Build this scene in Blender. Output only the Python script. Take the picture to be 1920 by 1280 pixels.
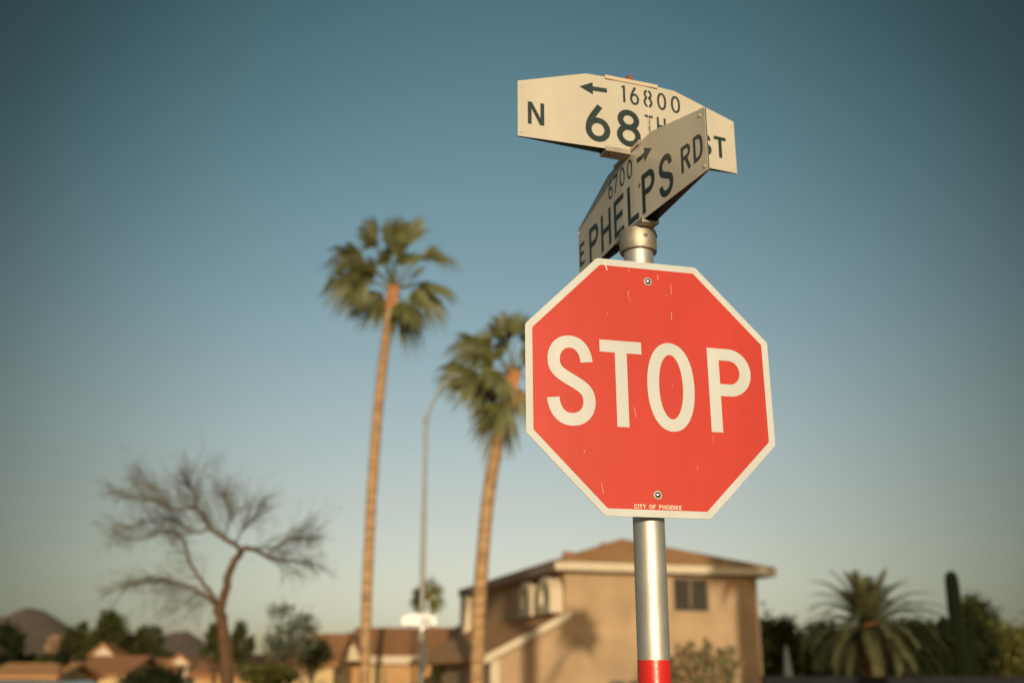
import bpy, math, random
from mathutils import Vector, Matrix
rad = math.radians
C = bpy.context.scene.collection
sc = bpy.context.scene
for o in list(bpy.data.objects): bpy.data.objects.remove(o)

# ------------------------------------------------------------------ camera
F, PITCH, CAMZ = 2000.0, 0.3048, 1.7          # focal length in photo pixels, pitch up, eye height
cam = bpy.data.cameras.new('camera'); camo = bpy.data.objects.new('camera', cam); C.objects.link(camo)
cam.sensor_width = 36.0; cam.lens = 36.0*F/1920.0
camo.location = (0, 0, CAMZ); camo.rotation_euler = (math.pi/2+PITCH, 0, 0)
cam.clip_end = 20000; cam.clip_start = 0.05
cam.dof.use_dof = True; cam.dof.focus_distance = 3.02; cam.dof.aperture_fstop = 1.75; cam.dof.aperture_blades = 0
sc.camera = camo
sc.view_settings.view_transform = 'Standard'; sc.view_settings.look = 'None'
sc.view_settings.exposure = 0.0; sc.view_settings.gamma = 1.0

# ------------------------------------------------------------------ sky and sun
SUN_EL, SUN_AZ = rad(7.5), rad(174.5)            # azimuth clockwise from +Y
w = bpy.data.worlds.new('World'); sc.world = w; w.use_nodes = True
nt = w.node_tree; N = nt.nodes; Lk = nt.links
for n in list(N): N.remove(n)
out = N.new('ShaderNodeOutputWorld'); bg = N.new('ShaderNodeBackground'); sky = N.new('ShaderNodeTexSky')
sky.sky_type = 'NISHITA'; sky.sun_disc = False; sky.sun_elevation = SUN_EL; sky.sun_rotation = SUN_AZ
sky.altitude = 350; sky.air_density = 1.0; sky.dust_density = 1.5; sky.ozone_density = 1.0
bg.inputs['Strength'].default_value = 0.15
tc = N.new('ShaderNodeTexCoord')
sep = N.new('ShaderNodeSeparateXYZ'); Lk.new(tc.outputs['Generated'], sep.inputs[0])
# dusty evening air: the sky's colour by height above the horizon
ramp = N.new('ShaderNodeValToRGB'); Lk.new(sep.outputs['Z'], ramp.inputs[0])
SKYRAMP = [(0.0,(.97,.97,1.36)),(.050,(1.0,.957,1.25)),(.073,(1.06,.93,1.06)),(.101,(1.07,.91,.93)),(.148,(1.09,.888,.824)),(.196,(1.09,.911,.822)),(.256,(1.035,.925,.808)),
           (.315,(.950,.930,.822)),(.384,(.887,.932,.810)),(.450,(.820,.945,.823)),(.512,(.804,.970,.840)),(.570,(.809,1.035,.903)),(1.0,(.85,1.0,.95))]
def set_ramp(r, stops):
    e = r.color_ramp.elements
    while len(e) > 1: e.remove(e[-1])
    e[0].position = stops[0][0]; e[0].color = (*stops[0][1], 1)
    for p, c in stops[1:]:
        k = e.new(p); k.color = (*c, 1)
set_ramp(ramp, SKYRAMP)
mul = N.new('ShaderNodeVectorMath'); mul.operation = 'MULTIPLY'
Lk.new(sky.outputs[0], mul.inputs[0]); Lk.new(ramp.outputs[0], mul.inputs[1])
# lens vignette put into the sky colour: darker away from the camera axis
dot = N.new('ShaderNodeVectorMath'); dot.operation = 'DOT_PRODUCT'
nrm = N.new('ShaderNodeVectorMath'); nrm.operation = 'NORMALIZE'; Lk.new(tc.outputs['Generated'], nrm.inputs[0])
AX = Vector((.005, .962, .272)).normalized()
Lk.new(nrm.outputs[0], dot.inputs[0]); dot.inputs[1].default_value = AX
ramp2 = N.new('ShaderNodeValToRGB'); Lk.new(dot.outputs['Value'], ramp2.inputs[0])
set_ramp(ramp2, [(p, (v*(1-.12*(1-v)), v*(1+.015*(1-v)), v*(1-.08*(1-v)))) for p, v in ((0.0,.75),(.35,.65),(.7071,.36),(.8480,.24),(.8746,.31),(.8910,.38),(.9063,.47),(.9272,.60),(.9511,.76),(.9703,.89),(.9848,.965),(.9945,1.0),(1.0,1.0))])  # sky raised again at wide angles, outside the view, to lift ambient light
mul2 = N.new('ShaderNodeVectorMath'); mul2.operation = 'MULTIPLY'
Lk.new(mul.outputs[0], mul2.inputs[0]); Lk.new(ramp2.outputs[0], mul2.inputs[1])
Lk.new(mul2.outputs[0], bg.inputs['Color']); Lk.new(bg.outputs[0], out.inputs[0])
sun = bpy.data.lights.new('sun', 'SUN'); suno = bpy.data.objects.new('sun', sun); C.objects.link(suno)
sun.energy = 3.5; sun.angle = rad(0.5); sun.color = (1.0, 0.85, 0.60)
SD = Vector((math.sin(SUN_AZ)*math.cos(SUN_EL), math.cos(SUN_AZ)*math.cos(SUN_EL), math.sin(SUN_EL)))
suno.rotation_euler = SD.to_track_quat('Z', 'Y').to_euler(); suno.location = (4, -8, 12)

# ------------------------------------------------------------------ helpers
def ray(u, v):
    cp, sp = math.cos(PITCH), math.sin(PITCH)
    return Vector((1,0,0))*((u-960)/F) + Vector((0,-sp,cp))*((640-v)/F) + Vector((0,cp,sp))
def at(u, v, Y):
    d = ray(u, v); return Vector((0,0,CAMZ)) + d*(Y/d.y)
def hit(u, v, o, n):
    d = ray(u, v); c = Vector((0,0,CAMZ)); return c + d*((o-c).dot(n)/d.dot(n))

class MB:
    def __init__(s): s.v = []; s.f = []
    def face(s, *ps):
        i = len(s.v); s.v += [tuple(p) for p in ps]; s.f.append(tuple(range(i, i+len(ps))))
    def box(s, a, b, M=None):
        x0,y0,z0 = a; x1,y1,z1 = b; i = len(s.v)
        P = [(x0,y0,z0),(x1,y0,z0),(x1,y1,z0),(x0,y1,z0),(x0,y0,z1),(x1,y0,z1),(x1,y1,z1),(x0,y1,z1)]
        if M is not None: P = [tuple(M @ Vector(p)) for p in P]
        s.v += P; s.f += [tuple(i+k for k in q) for q in ((0,3,2,1),(4,5,6,7),(0,1,5,4),(1,2,6,5),(2,3,7,6),(3,0,4,7))]
    def tube(s, pts, rs, n=8, caps=True):
        pts = [Vector(p) for p in pts]
        if not isinstance(rs, (list, tuple)): rs = [rs]*len(pts)
        rings = []; prev = None
        for k, p in enumerate(pts):
            t = (pts[min(k+1,len(pts)-1)] - pts[max(k-1,0)])
            if t.length < 1e-9: t = Vector((0,0,1))
            t.normalize()
            if prev is None:
                a = Vector((0,0,1)) if abs(t.z) < .9 else Vector((1,0,0))
                x = t.cross(a).normalized()
            else:
                x = (prev - t*prev.dot(t)); x = x.normalized() if x.length > 1e-6 else t.orthogonal().normalized()
            prev = x; y = t.cross(x); i = len(s.v)
            s.v += [tuple(p + (x*math.cos(2*math.pi*j/n) + y*math.sin(2*math.pi*j/n))*rs[k]) for j in range(n)]
            rings.append(i)
        for a, b in zip(rings, rings[1:]):
            for j in range(n): s.f.append((a+j, a+(j+1)%n, b+(j+1)%n, b+j))
        if caps:
            s.f.append(tuple(rings[0]+j for j in reversed(range(n)))); s.f.append(tuple(rings[-1]+j for j in range(n)))
    def lathe(s, prof, n=32, M=None):
        i = len(s.v)
        for r, z in prof:
            for j in range(n):
                a = 2*math.pi*j/n; p = Vector((r*math.cos(a), r*math.sin(a), z))
                s.v.append(tuple(M @ p if M is not None else p))
        for k in range(len(prof)-1):
            for j in range(n):
                a = i+k*n+j; b = i+k*n+(j+1)%n; s.f.append((a, b, b+n, a+n))
    def prism(s, poly, d0, d1, to):            # poly of 2-D points, to(x,y,d)->3-D
        n = len(poly); i = len(s.v)
        s.v += [tuple(to(x, y, d0)) for x, y in poly] + [tuple(to(x, y, d1)) for x, y in poly]
        s.f.append(tuple(i+k for k in range(n))); s.f.append(tuple(i+n+k for k in reversed(range(n))))
        for k in range(n): s.f.append((i+k, i+n+k, i+n+(k+1)%n, i+(k+1)%n))
    def build(s, name, mat, parent=None, smooth=False, loc=None, bevel=0):
        me = bpy.data.meshes.new(name); me.from_pydata(s.v, [], s.f); me.update()
        o = bpy.data.objects.new(name, me); C.objects.link(o)
        me.materials.append(mat)
        if smooth:
            for p in me.polygons: p.use_smooth = True
            try: me.set_sharp_from_angle(angle=rad(35))
            except Exception: pass
        if bevel:
            m = o.modifiers.new('bevel', 'BEVEL'); m.width = bevel; m.segments = 2; m.limit_method = 'ANGLE'
        if parent is not None: o.parent = parent
        if loc is not None: o.location = loc
        return o
def tag(o, label=None, cat=None, group=None, kind=None):
    if label: o['label'] = label
    if cat: o['category'] = cat
    if group: o['group'] = group
    if kind: o['kind'] = kind
    return o
def empty(name, loc=(0,0,0), rz=0):
    o = bpy.data.objects.new(name, None); C.objects.link(o); o.location = loc; o.rotation_euler = (0,0,rz)
    o.empty_display_size = .2
    return o

# ------------------------------------------------------------------ materials
def mat(name, col, rough=.6, metal=0.0, var=0.0, vscale=5.0, bump=0.0, bscale=40.0, trans=None, island=0.0, spec=.5, col2=None, coat=0.0, hexs=0.0, streak=None):
    m = bpy.data.materials.new(name); m.use_nodes = True
    nt = m.node_tree; n = nt.nodes; L = nt.links; b = n['Principled BSDF']
    b.inputs['Roughness'].default_value = rough; b.inputs['Metallic'].default_value = metal
    b.inputs['Specular IOR Level'].default_value = spec
    b.inputs['Coat Weight'].default_value = coat; b.inputs['Coat Roughness'].default_value = .15
    t = n.new('ShaderNodeTexCoord')
    if var or col2 is not None:
        no = n.new('ShaderNodeTexNoise'); no.inputs['Scale'].default_value = vscale; no.inputs['Detail'].default_value = 5
        mp = n.new('ShaderNodeMapping'); L.new(t.outputs['Object'], mp.inputs[0]); L.new(mp.outputs[0], no.inputs[0])
        if streak: mp.inputs['Scale'].default_value = streak
        r = n.new('ShaderNodeValToRGB'); L.new(no.outputs['Fac'], r.inputs[0])
        r.color_ramp.elements[0].position = .32; r.color_ramp.elements[1].position = .68
        if col2 is None:
            r.color_ramp.elements[0].color = (*[c*(1-var) for c in col], 1); r.color_ramp.elements[1].color = (*[min(1,c*(1+var)) for c in col], 1)
        else:
            r.color_ramp.elements[0].color = (*col, 1); r.color_ramp.elements[1].color = (*col2, 1)
        cs = r.outputs[0]
    else:
        rgb = n.new('ShaderNodeRGB'); rgb.outputs[0].default_value = (*col, 1); cs = rgb.outputs[0]
    if island:
        g = n.new('ShaderNodeNewGeometry'); mr = n.new('ShaderNodeMapRange'); L.new(g.outputs['Random Per Island'], mr.inputs[0])
        mr.inputs['To Min'].default_value = 1-island; mr.inputs['To Max'].default_value = 1+island
        vm = n.new('ShaderNodeVectorMath'); vm.operation = 'SCALE'; L.new(cs, vm.inputs[0]); L.new(mr.outputs[0], vm.inputs['Scale']); cs = vm.outputs[0]
    if hexs:       # honeycomb cell grid of prismatic reflective sheeting
        sp = n.new('ShaderNodeSeparateXYZ'); L.new(t.outputs['Object'], sp.inputs[0])
        acc = None
        for k in range(3):
            a = math.pi*k/3 + math.pi/6
            m1 = n.new('ShaderNodeMath'); m1.operation = 'MULTIPLY'; L.new(sp.outputs['X'], m1.inputs[0]); m1.inputs[1].default_value = math.cos(a)*2*math.pi/.0060
            m2 = n.new('ShaderNodeMath'); m2.operation = 'MULTIPLY_ADD'; L.new(sp.outputs['Z'], m2.inputs[0]); m2.inputs[1].default_value = math.sin(a)*2*math.pi/.0060; L.new(m1.outputs[0], m2.inputs[2])
            cc = n.new('ShaderNodeMath'); cc.operation = 'COSINE'; L.new(m2.outputs[0], cc.inputs[0])
            if acc is None: acc = cc.outputs[0]
            else:
                ad = n.new('ShaderNodeMath'); ad.operation = 'ADD'; L.new(acc, ad.inputs[0]); L.new(cc.outputs[0], ad.inputs[1]); acc = ad.outputs[0]
        mr = n.new('ShaderNodeMapRange'); L.new(acc, mr.inputs[0]); mr.inputs['From Min'].default_value = .2; mr.inputs['From Max'].default_value = 2.4
        mr.inputs['To Min'].default_value = 1.0; mr.inputs['To Max'].default_value = 1-hexs
        vm = n.new('ShaderNodeVectorMath'); vm.operation = 'SCALE'; L.new(cs, vm.inputs[0]); L.new(mr.outputs[0], vm.inputs['Scale']); cs = vm.outputs[0]
    L.new(cs, b.inputs['Base Color'])
    if bump:
        bn = n.new('ShaderNodeTexNoise'); bn.inputs['Scale'].default_value = bscale; bn.inputs['Detail'].default_value = 6
        L.new(t.outputs['Object'], bn.inputs[0])
        bu = n.new('ShaderNodeBump'); bu.inputs['Strength'].default_value = bump; bu.inputs['Distance'].default_value = .02
        L.new(bn.outputs['Fac'], bu.inputs['Height']); L.new(bu.outputs[0], b.inputs['Normal'])
    if trans is not None:
        tr = n.new('ShaderNodeBsdfTranslucent'); vm = n.new('ShaderNodeVectorMath'); vm.operation = 'MULTIPLY'
        L.new(cs, vm.inputs[0]); vm.inputs[1].default_value = (1.3,1.3,.6); L.new(vm.outputs[0], tr.inputs[0])
        mx = n.new('ShaderNodeMixShader'); mx.inputs[0].default_value = trans
        L.new(b.outputs[0], mx.inputs[1]); L.new(tr.outputs[0], mx.inputs[2]); L.new(mx.outputs[0], n['Material Output'].inputs[0])
    return m
M = {}
M['red'] = mat('red_reflective_sheeting', (.56,.037,.019), .42, var=.07, vscale=7, streak=(1,1,.22), hexs=.38, coat=.2)
M['cream'] = mat('white_reflective_sheeting', (.595,.605,.58), .42, var=.06, vscale=9, streak=(1,1,.25), hexs=.26, coat=.2)
M['alu'] = mat('bare_aluminium', (.55,.55,.54), .45, 1.0, var=.12, vscale=20)
M['galv'] = mat('galvanised_steel', (.60,.575,.515), .54, .85, var=.07, vscale=16, bump=.06, bscale=160)
M['collar'] = mat('cast_collar_metal', (.47,.41,.32), .55, .85, var=.16, vscale=22, bump=.12, bscale=200)
M['blade'] = mat('painted_blade_white', (.55,.495,.395), .32, var=.055, vscale=9, coat=.3, bump=.03, bscale=6, streak=(1,1,.35))
M['ink'] = mat('dark_green_lettering', (.020,.034,.030), .40, var=.15, vscale=30)
M['inner'] = mat('blade_inner_metal', (.20,.20,.19), .6, .3, var=.2)
M['tape'] = mat('red_reflective_tape', (.62,.012,.010), .3, coat=1.0, bump=.05, bscale=90, var=.05, vscale=12)
M['tape'].node_tree.nodes['Principled BSDF'].inputs['Coat Roughness'].default_value = .09
M['rust'] = mat('rusty_bolt', (.26,.08,.03), .8, .2, var=.4, vscale=90, bump=.4)
M['boltm'] = mat('zinc_bolt', (.6,.58,.55), .25, 1.0)
M['scr'] = mat('scratched_film', (.80,.62,.45), .6)
M['scr2'] = mat('flaked_film', (.70,.62,.50), .6)
M['stucco'] = mat('tan_stucco', (.41,.275,.155), .9, var=.14, vscale=.8, bump=.35, bscale=60)
M['stucco2'] = mat('peach_stucco', (.47,.27,.115), .9, var=.10, vscale=1.3, bump=.3, bscale=60)
M['stuccoy'] = mat('pale_yellow_stucco', (.62,.45,.22), .9, var=.08, vscale=2, bump=.3)
M['trim'] = mat('cream_trim', (.58,.48,.33), .7, var=.06, vscale=4)
M['dkwood'] = mat('weathered_fascia', (.30,.22,.16), .8, var=.15, vscale=6)
def roofmat(name, c, c2):
    m = mat(name, c, .85, col2=c2, vscale=1.6, bump=.5, bscale=25)
    n = m.node_tree.nodes; L = m.node_tree.links
    return m
M['roof'] = roofmat('clay_tile_roof', (.33,.14,.052), (.45,.20,.078))
M['roofh'] = roofmat('brown_tile_roof', (.46,.22,.075), (.60,.30,.11))
M['roofd'] = roofmat('dark_shingle_roof', (.20,.11,.06), (.30,.16,.08))
M['glass'] = mat('dark_window_glass', (.035,.028,.02), .12, var=.2)
M['frame'] = mat('bronze_window_frame', (.10,.075,.05), .5)
M['curtain'] = mat('tan_curtain', (.22,.15,.09), .9)
M['bark'] = mat('brown_bark', (.075,.040,.017), .9, col2=(.13,.068,.028), vscale=8, bump=.8, bscale=20)
M['palmbark'] = mat('palm_bark', (.25,.135,.06), .9, col2=(.50,.31,.15), vscale=1.6, bump=.8, bscale=14, streak=(1,1,5))
M['boots'] = mat('palm_leaf_bases', (.36,.14,.05), .85, col2=(.48,.24,.09), vscale=8)
M['frond'] = mat('fan_palm_leaf', (.135,.14,.046), .5, trans=.22, island=.45)
M['dfrond'] = mat('dry_palm_leaf', (.34,.22,.09), .8, trans=.2, island=.3)
M['date'] = mat('date_palm_leaf', (.10,.10,.042), .6, spec=.25, trans=.15, island=.4)
M['twig'] = mat('grey_brown_twig', (.10,.082,.050), .9)
M['pod'] = mat('pale_green_sparse_leaf', (.20,.21,.10), .8, trans=.3, island=.3)
def leaf(name, c, tr=.2, isl=.45): return mat(name, c, .7, trans=tr, island=isl, spec=.2)
M['lv_dark'] = leaf('dark_green_leaf', (.020,.026,.007))
M['lv_mid'] = leaf('mid_green_leaf', (.052,.056,.013))
M['lv_olive'] = leaf('olive_leaf', (.12,.12,.028))
M['lv_grey'] = leaf('grey_green_leaf', (.10,.115,.065))
M['lv_pale'] = leaf('pale_shrub_leaf', (.20,.19,.085))
M['lv_blush'] = leaf('pinkish_dry_leaf', (.42,.27,.16))
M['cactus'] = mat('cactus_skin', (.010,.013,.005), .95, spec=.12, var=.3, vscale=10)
M['steel'] = mat('painted_lamp_steel', (.30,.29,.25), .55, .3, var=.1)
M['white'] = mat('white_panel', (.74,.72,.68), .5, coat=.1)
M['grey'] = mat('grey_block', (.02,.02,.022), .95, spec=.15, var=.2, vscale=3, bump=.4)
M['gcloth'] = mat('grey_canvas', (.07,.072,.07), .9)
M['dark'] = mat('near_black', (.02,.02,.018), .6)
M['carp'] = mat('blue_grey_car_paint', (.12,.17,.20), .3, .2, coat=.6)
M['tyre'] = mat('tyre_rubber', (.02,.02,.02), .9)
M['tail'] = mat('red_lens', (.35,.02,.02), .2)
M['ground'] = mat('desert_gravel', (.27,.19,.12), .95, col2=(.36,.27,.18), vscale=.5, bump=.5, bscale=8)
M['asphalt'] = mat('asphalt', (.05,.05,.05), .9, var=.2, vscale=2, bump=.3)
M['conc'] = mat('concrete', (.36,.33,.29), .9, var=.1, vscale=2, bump=.2)
M['hill'] = mat('desert_hill', (.17,.115,.075), .95, col2=(.22,.15,.10), vscale=.006, bump=.0)

# ------------------------------------------------------------------ ground
def gz(x, y):        # the street falls away gently to the left
    t = min(max((y-42)/25, 0), 1); s = min(max((-x-6)/10, 0), 1)
    return -1.6*t*t*(3-2*t)*s*s*(3-2*s)
g = MB()
xs = [-6000,-2000,-600,-200]+[-120+4*i for i in range(61)]+[200,600,2000,6000]
ys = [-3000,-600,-200]+[-60+6*i for i in range(51)]+[400,1000,3000,9000]
for y in ys:
    for x in xs: g.v.append((x, y, gz(x, y)))
nx = len(xs)
for j in range(len(ys)-1):
    for i in range(nx-1): g.f.append((j*nx+i, j*nx+i+1, (j+1)*nx+i+1, (j+1)*nx+i))
tag(g.build('ground', M['ground'], smooth=True), kind='structure')
r = MB(); r.face((-60,5.6,.004),(60,5.6,.004),(60,14.6,.004),(-60,14.6,.004)); tag(r.build('road', M['asphalt']), kind='structure')
r = MB(); r.box((-60,5.45,-.05),(60,5.6,.13)); r.box((-60,14.6,-.05),(60,14.75,.13)); tag(r.build('kerb', M['conc'], bevel=.015), kind='structure')
r = MB(); r.box((-60,4.0,-.05),(60,5.449,.122)); r.box((-60,14.751,-.05),(60,16.4,.122)); tag(r.build('pavement', M['conc']), kind='structure')

# ------------------------------------------------------------------ letters
def bez(p0, p1, p2, p3, n=14):
    o = []
    for i in range(n+1):
        t = i/n; a = (1-t)**3; b = 3*t*(1-t)**2; c = 3*t*t*(1-t); d = t**3
        o.append((a*p0[0]+b*p1[0]+c*p2[0]+d*p3[0], a*p0[1]+b*p1[1]+c*p2[1]+d*p3[1]))
    return o
def chain(*segs):
    o = []
    for s in segs: o += s if not o else s[1:]
    return o
def line(a, b, n=10): return [(a[0]+(b[0]-a[0])*i/n, a[1]+(b[1]-a[1])*i/n) for i in range(n+1)]
def loop(cx, cz, rx, rz, k=.5523):
    return chain(bez((cx,cz+rz),(cx+rx*k,cz+rz),(cx+rx,cz+rz*k),(cx+rx,cz)), bez((cx+rx,cz),(cx+rx,cz-rz*k),(cx+rx*k,cz-rz),(cx,cz-rz)),
                 bez((cx,cz-rz),(cx-rx*k,cz-rz),(cx-rx,cz-rz*k),(cx-rx,cz)), bez((cx-rx,cz),(cx-rx,cz+rz*k),(cx-rx*k,cz+rz),(cx,cz+rz)))
def glyph(ch, x0, x1, z0, z1, w):
    """strokes as (points, closed); the outline fills the box x0..x1, z0..z1 with stroke w"""
    h = w/2; X0, X1, Z0, Z1 = x0+h, x1-h, z0+h, z1-h
    def U(u, v): return (X0+(X1-X0)*u, Z0+(Z1-Z0)*v)
    def B(*p): return bez(*[U(*q) for q in p])
    s = []
    if ch == 'S':
        s = [(chain(B((.95,.745),(.92,.90),(.75,1),(.49,1)), B((.49,1),(.22,1),(.03,.90),(.03,.755)), B((.03,.755),(.03,.62),(.22,.575),(.50,.505)),
              B((.50,.505),(.82,.425),(1,.38),(1,.24)), B((1,.24),(1,.09),(.78,0),(.50,0)), B((.50,0),(.22,0),(.03,.10),(0,.27))), 0)]
    elif ch in 'O0': s = [(loop((X0+X1)/2, (Z0+Z1)/2, (X1-X0)/2, (Z1-Z0)/2, .60), 1)]
    elif ch == 'C': s = [(chain(B((1,.78),(.95,.93),(.78,1),(.52,1)), B((.52,1),(.1,1),(0,.8),(0,.5)), B((0,.5),(0,.2),(.1,0),(.52,0)), B((.52,0),(.78,0),(.95,.07),(1,.22))), 0)]
    elif ch == 'T': s = [(line((x0,Z1),(x1,Z1)), 0), (line(((x0+x1)/2,z0),((x0+x1)/2,z1-w)), 0)]
    elif ch == 'I': s = [(line(((x0+x1)/2,z0),((x0+x1)/2,z1)), 0)]
    elif ch == 'L': s = [(line((X0,z0),(X0,z1)), 0), (line((x0+w,Z0),(x1,Z0)), 0)]
    elif ch in 'EF':
        s = [(line((X0,z0),(X0,z1)), 0), (line((x0+w,Z1),(x1,Z1)), 0), (line((x0+w,(z0+z1)/2+h*.2),(x1-(x1-x0)*.12,(z0+z1)/2+h*.2)), 0)]
        if ch == 'E': s.append((line((x0+w,Z0),(x1,Z0)), 0))
    elif ch == 'H': s = [(line((X0,z0),(X0,z1)), 0), (line((X1,z0),(X1,z1)), 0), (line((x0+w,(z0+z1)/2),(x1-w,(z0+z1)/2)), 0)]
    elif ch == 'N': s = [(line((X0,z0),(X0,z1)), 0), (line((X1,z0),(X1,z1)), 0), (line((x0+w*.62,z1-h*.35),(x1-w*.62,z0+h*.35)), 0)]
    elif ch == 'X': s = [(line((X0,z0),(X1,z1)), 0), (line((X0,z1),(X1,z0)), 0)]
    elif ch == 'Y': s = [(line((X0,z1),((x0+x1)/2,(z0+z1)/2)), 0), (line((X1,z1),((x0+x1)/2,(z0+z1)/2)), 0), (line(((x0+x1)/2,z0),((x0+x1)/2,(z0+z1)/2+h)), 0)]
    elif ch in 'PR':
        zb = z0+(z1-z0)*(.5-.06)+h; ym = (Z1+zb)/2; ry = (Z1-zb)/2; xr = X1; xs_ = max(x0+w, X1-ry*1.0)
        if ch == 'P': zb = z0+(z1-z0)*.43+h; ym = (Z1+zb)/2; ry = (Z1-zb)/2; xs_ = max(x0+w*1.05, X1-ry*.95)
        k = .5523; rx = xr-xs_
        s = [(line((X0,z0),(X0,z1)), 0),
             (chain(line((x0+w,Z1),(xs_,Z1),4), bez((xs_,Z1),(xs_+rx*k,Z1),(xr,ym+ry*k),(xr,ym)), bez((xr,ym),(xr,ym-ry*k),(xs_+rx*k,zb),(xs_,zb)), line((xs_,zb),(x0+w,zb),4)), 0)]
        if ch == 'R': s.append((line((x0+(x1-x0)*.50,zb-h*.6),(X1+h*.05,z0)), 0))
    elif ch == 'D':
        xs_ = x0+w+(x1-x0)*.12
        s = [(line((X0,z0),(X0,z1)), 0), (chain(line((x0+w,Z1),(xs_,Z1),3), bez((xs_,Z1),(X1-(X1-xs_)*.25,Z1),(X1,Z1-(Z1-Z0)*.2),(X1,(Z0+Z1)/2)), bez((X1,(Z0+Z1)/2),(X1,Z0+(Z1-Z0)*.2),(X1-(X1-xs_)*.25,Z0),(xs_,Z0)), line((xs_,Z0),(x0+w,Z0),3)), 0)]
    elif ch == '8': s = [(loop((X0+X1)/2, Z0+(Z1-Z0)*.765, (X1-X0)*.44, (Z1-Z0)*.235), 1), (loop((X0+X1)/2, Z0+(Z1-Z0)*.265, (X1-X0)*.5, (Z1-Z0)*.265), 1)]
    elif ch == '6': s = [(chain(B((.63,1.06),(.35,.80),(0,.60),(0,.30))), 0), (loop((X0+X1)/2, Z0+(Z1-Z0)*.295, (X1-X0)*.5, (Z1-Z0)*.295), 1)]
    elif ch == '7': s = [(line((x0,Z1),(x1,Z1)), 0), (chain(bez((X1,z1-w),(X1-(X1-X0)*.3,Z0+(Z1-Z0)*.6),(X0+(X1-X0)*.32,Z0+(Z1-Z0)*.3),(X0+(X1-X0)*.30,z0))), 0)]
    elif ch == '1': s = [(line((X1,z0),(X1,z1)), 0), (line((x0,z1-(z1-z0)*.14),(x1-w,z1-h*.9)), 0)]
    return s
class Ink:
    """flat film letters laid on a surface given by put(x, z, lift)"""
    def __init__(s, put): s.m = MB(); s.put = put; s.k = 0
    def ribbon(s, pts, w, closed=False):
        s.k += 1; lift = .00035 + .00006*(s.k % 5); n = len(pts); h = w/2; i0 = len(s.m.v)
        if closed: pts = pts[:-1]; n -= 1
        for k in range(n):
            a = pts[(k-1) % n] if closed or k > 0 else pts[0]; b = pts[(k+1) % n] if closed or k < n-1 else pts[-1]
            dx, dz = b[0]-a[0], b[1]-a[1]; l = math.hypot(dx, dz) or 1; nx, nz = -dz/l*h, dx/l*h
            s.m.v.append(tuple(s.put(pts[k][0]+nx, pts[k][1]+nz, lift))); s.m.v.append(tuple(s.put(pts[k][0]-nx, pts[k][1]-nz, lift)))
        for k in range(n if closed else n-1):
            a = i0+2*k; b = i0+2*((k+1) % n); s.m.f.append((a, a+1, b+1, b))
    def glyph(s, ch, x0, x1, z0, z1, w):
        for pts, cl in glyph(ch, x0, x1, z0, z1, w): s.ribbon(pts, w, cl)
    def arrow(s, tip, dirn, ln, w, hw, hl):
        x, z = tip
        s.ribbon(line((x-dirn*hl*.98, z), (x-dirn*ln, z), 6), w)
        s.k += 1; s.m.face(s.put(x, z, .0006), s.put(x-dirn*hl, z+hw, .0006), s.put(x-dirn*hl, z-hw, .0006))

# ------------------------------------------------------------------ the stop sign post
PX, PY = .3903, 3.0601
root = tag(empty('stop_sign', (PX, PY, 0)), 'red octagonal stop sign on a steel post topped by two white street name blades', 'street sign')
def W(p): return Vector(p)      # parts are given in coordinates about the post foot
pm = MB(); pm.lathe([(.0452,-.3),(.0452,3.0),(.040,3.0)], 64); pm.build('pole', M['galv'], root, smooth=True)
tp = MB(); tp.lathe([(.0452,.62),(.0460,.6202),(.0460,1.745),(.0452,1.7452)], 64); tag(tp.build('reflective_tape', M['tape'], root, smooth=True), 'red band wrapped round the post below the sign')
cb = MB(); cb.lathe([(.0453,2.948),(.0560,2.948),(.0576,2.9505),(.0576,3.008),(.0560,3.016),(.040,3.018),(0,3.018)], 64)
col = cb.build('collar', M['collar'], root, smooth=True)
def facing(az): return Matrix.Rotation(az, 4, 'Z')
for az, zz in ((-math.pi/2+.30, 2.985), (-math.pi/2+1.35, 3.0), (-math.pi/2+3.2, 2.985)):
    b = MB(); T = facing(az) @ Matrix.Translation((.0565,0,zz)) @ Matrix.Rotation(math.pi/2, 4, 'Y')
    b.lathe([(.0062,-.002),(.0062,.0018),(.0056,.003),(.0030,.003),(.0026,.0005),(0,.0005)], 16, T)
    b.build('set_screw', M['rust' if az > 0 else 'frame'], col, smooth=True)

# the octagonal panel
syaw, stilt, sroll = .2633, .003, .0054
SM = Matrix.Translation((.4058-PX, 2.9866-PY, 2.5058)) @ Matrix.Rotation(syaw, 4, 'Z') @ Matrix.Rotation(-stilt, 4, 'X') @ Matrix.Rotation(-sroll, 4, 'Y')
panel_o = [None]
def octagon(R_, round_=.0):
    a = R_; b = a*math.tan(rad(22.5)); P = [(-b,a),(b,a),(a,b),(a,-b),(b,-a),(-b,-a),(-a,-b),(-a,b)]
    if not round_: return P
    o = []
    for k in range(8):
        p = Vector(P[k]); q0 = Vector(P[k-1]); q1 = Vector(P[(k+1) % 8]); d0 = (q0-p).normalized()*round_; d1 = (q1-p).normalized()*round_
        for t in (0,.25,.5,.75,1): v = (p+d0)*(1-t)**2 + p*2*t*(1-t) + (p+d1)*t*t; o.append((v.x, v.y))
    return o
def sp(x, z, d=0): return Vector((x, -d, z))
pb = MB(); pb.prism(octagon(.381,.006), -.0012, .0012, sp)
panel = pb.build('sign_panel', M['alu'], root); panel.matrix_local = SM
def onp(mb, name, m, **k): return mb.build(name, m, panel, **k)
bd = MB(); bd.prism(octagon(.3804,.006), .0013, .0016, sp); onp(bd, 'white_border', M['cream'])
rf = MB(); rf.prism(octagon(.3602,.003), .0017, .0020, sp); onp(rf, 'red_face', M['red'])
ik = Ink(lambda x, z, l: sp(x, z, .0021+l)); wS = .0365
S = wS
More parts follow.
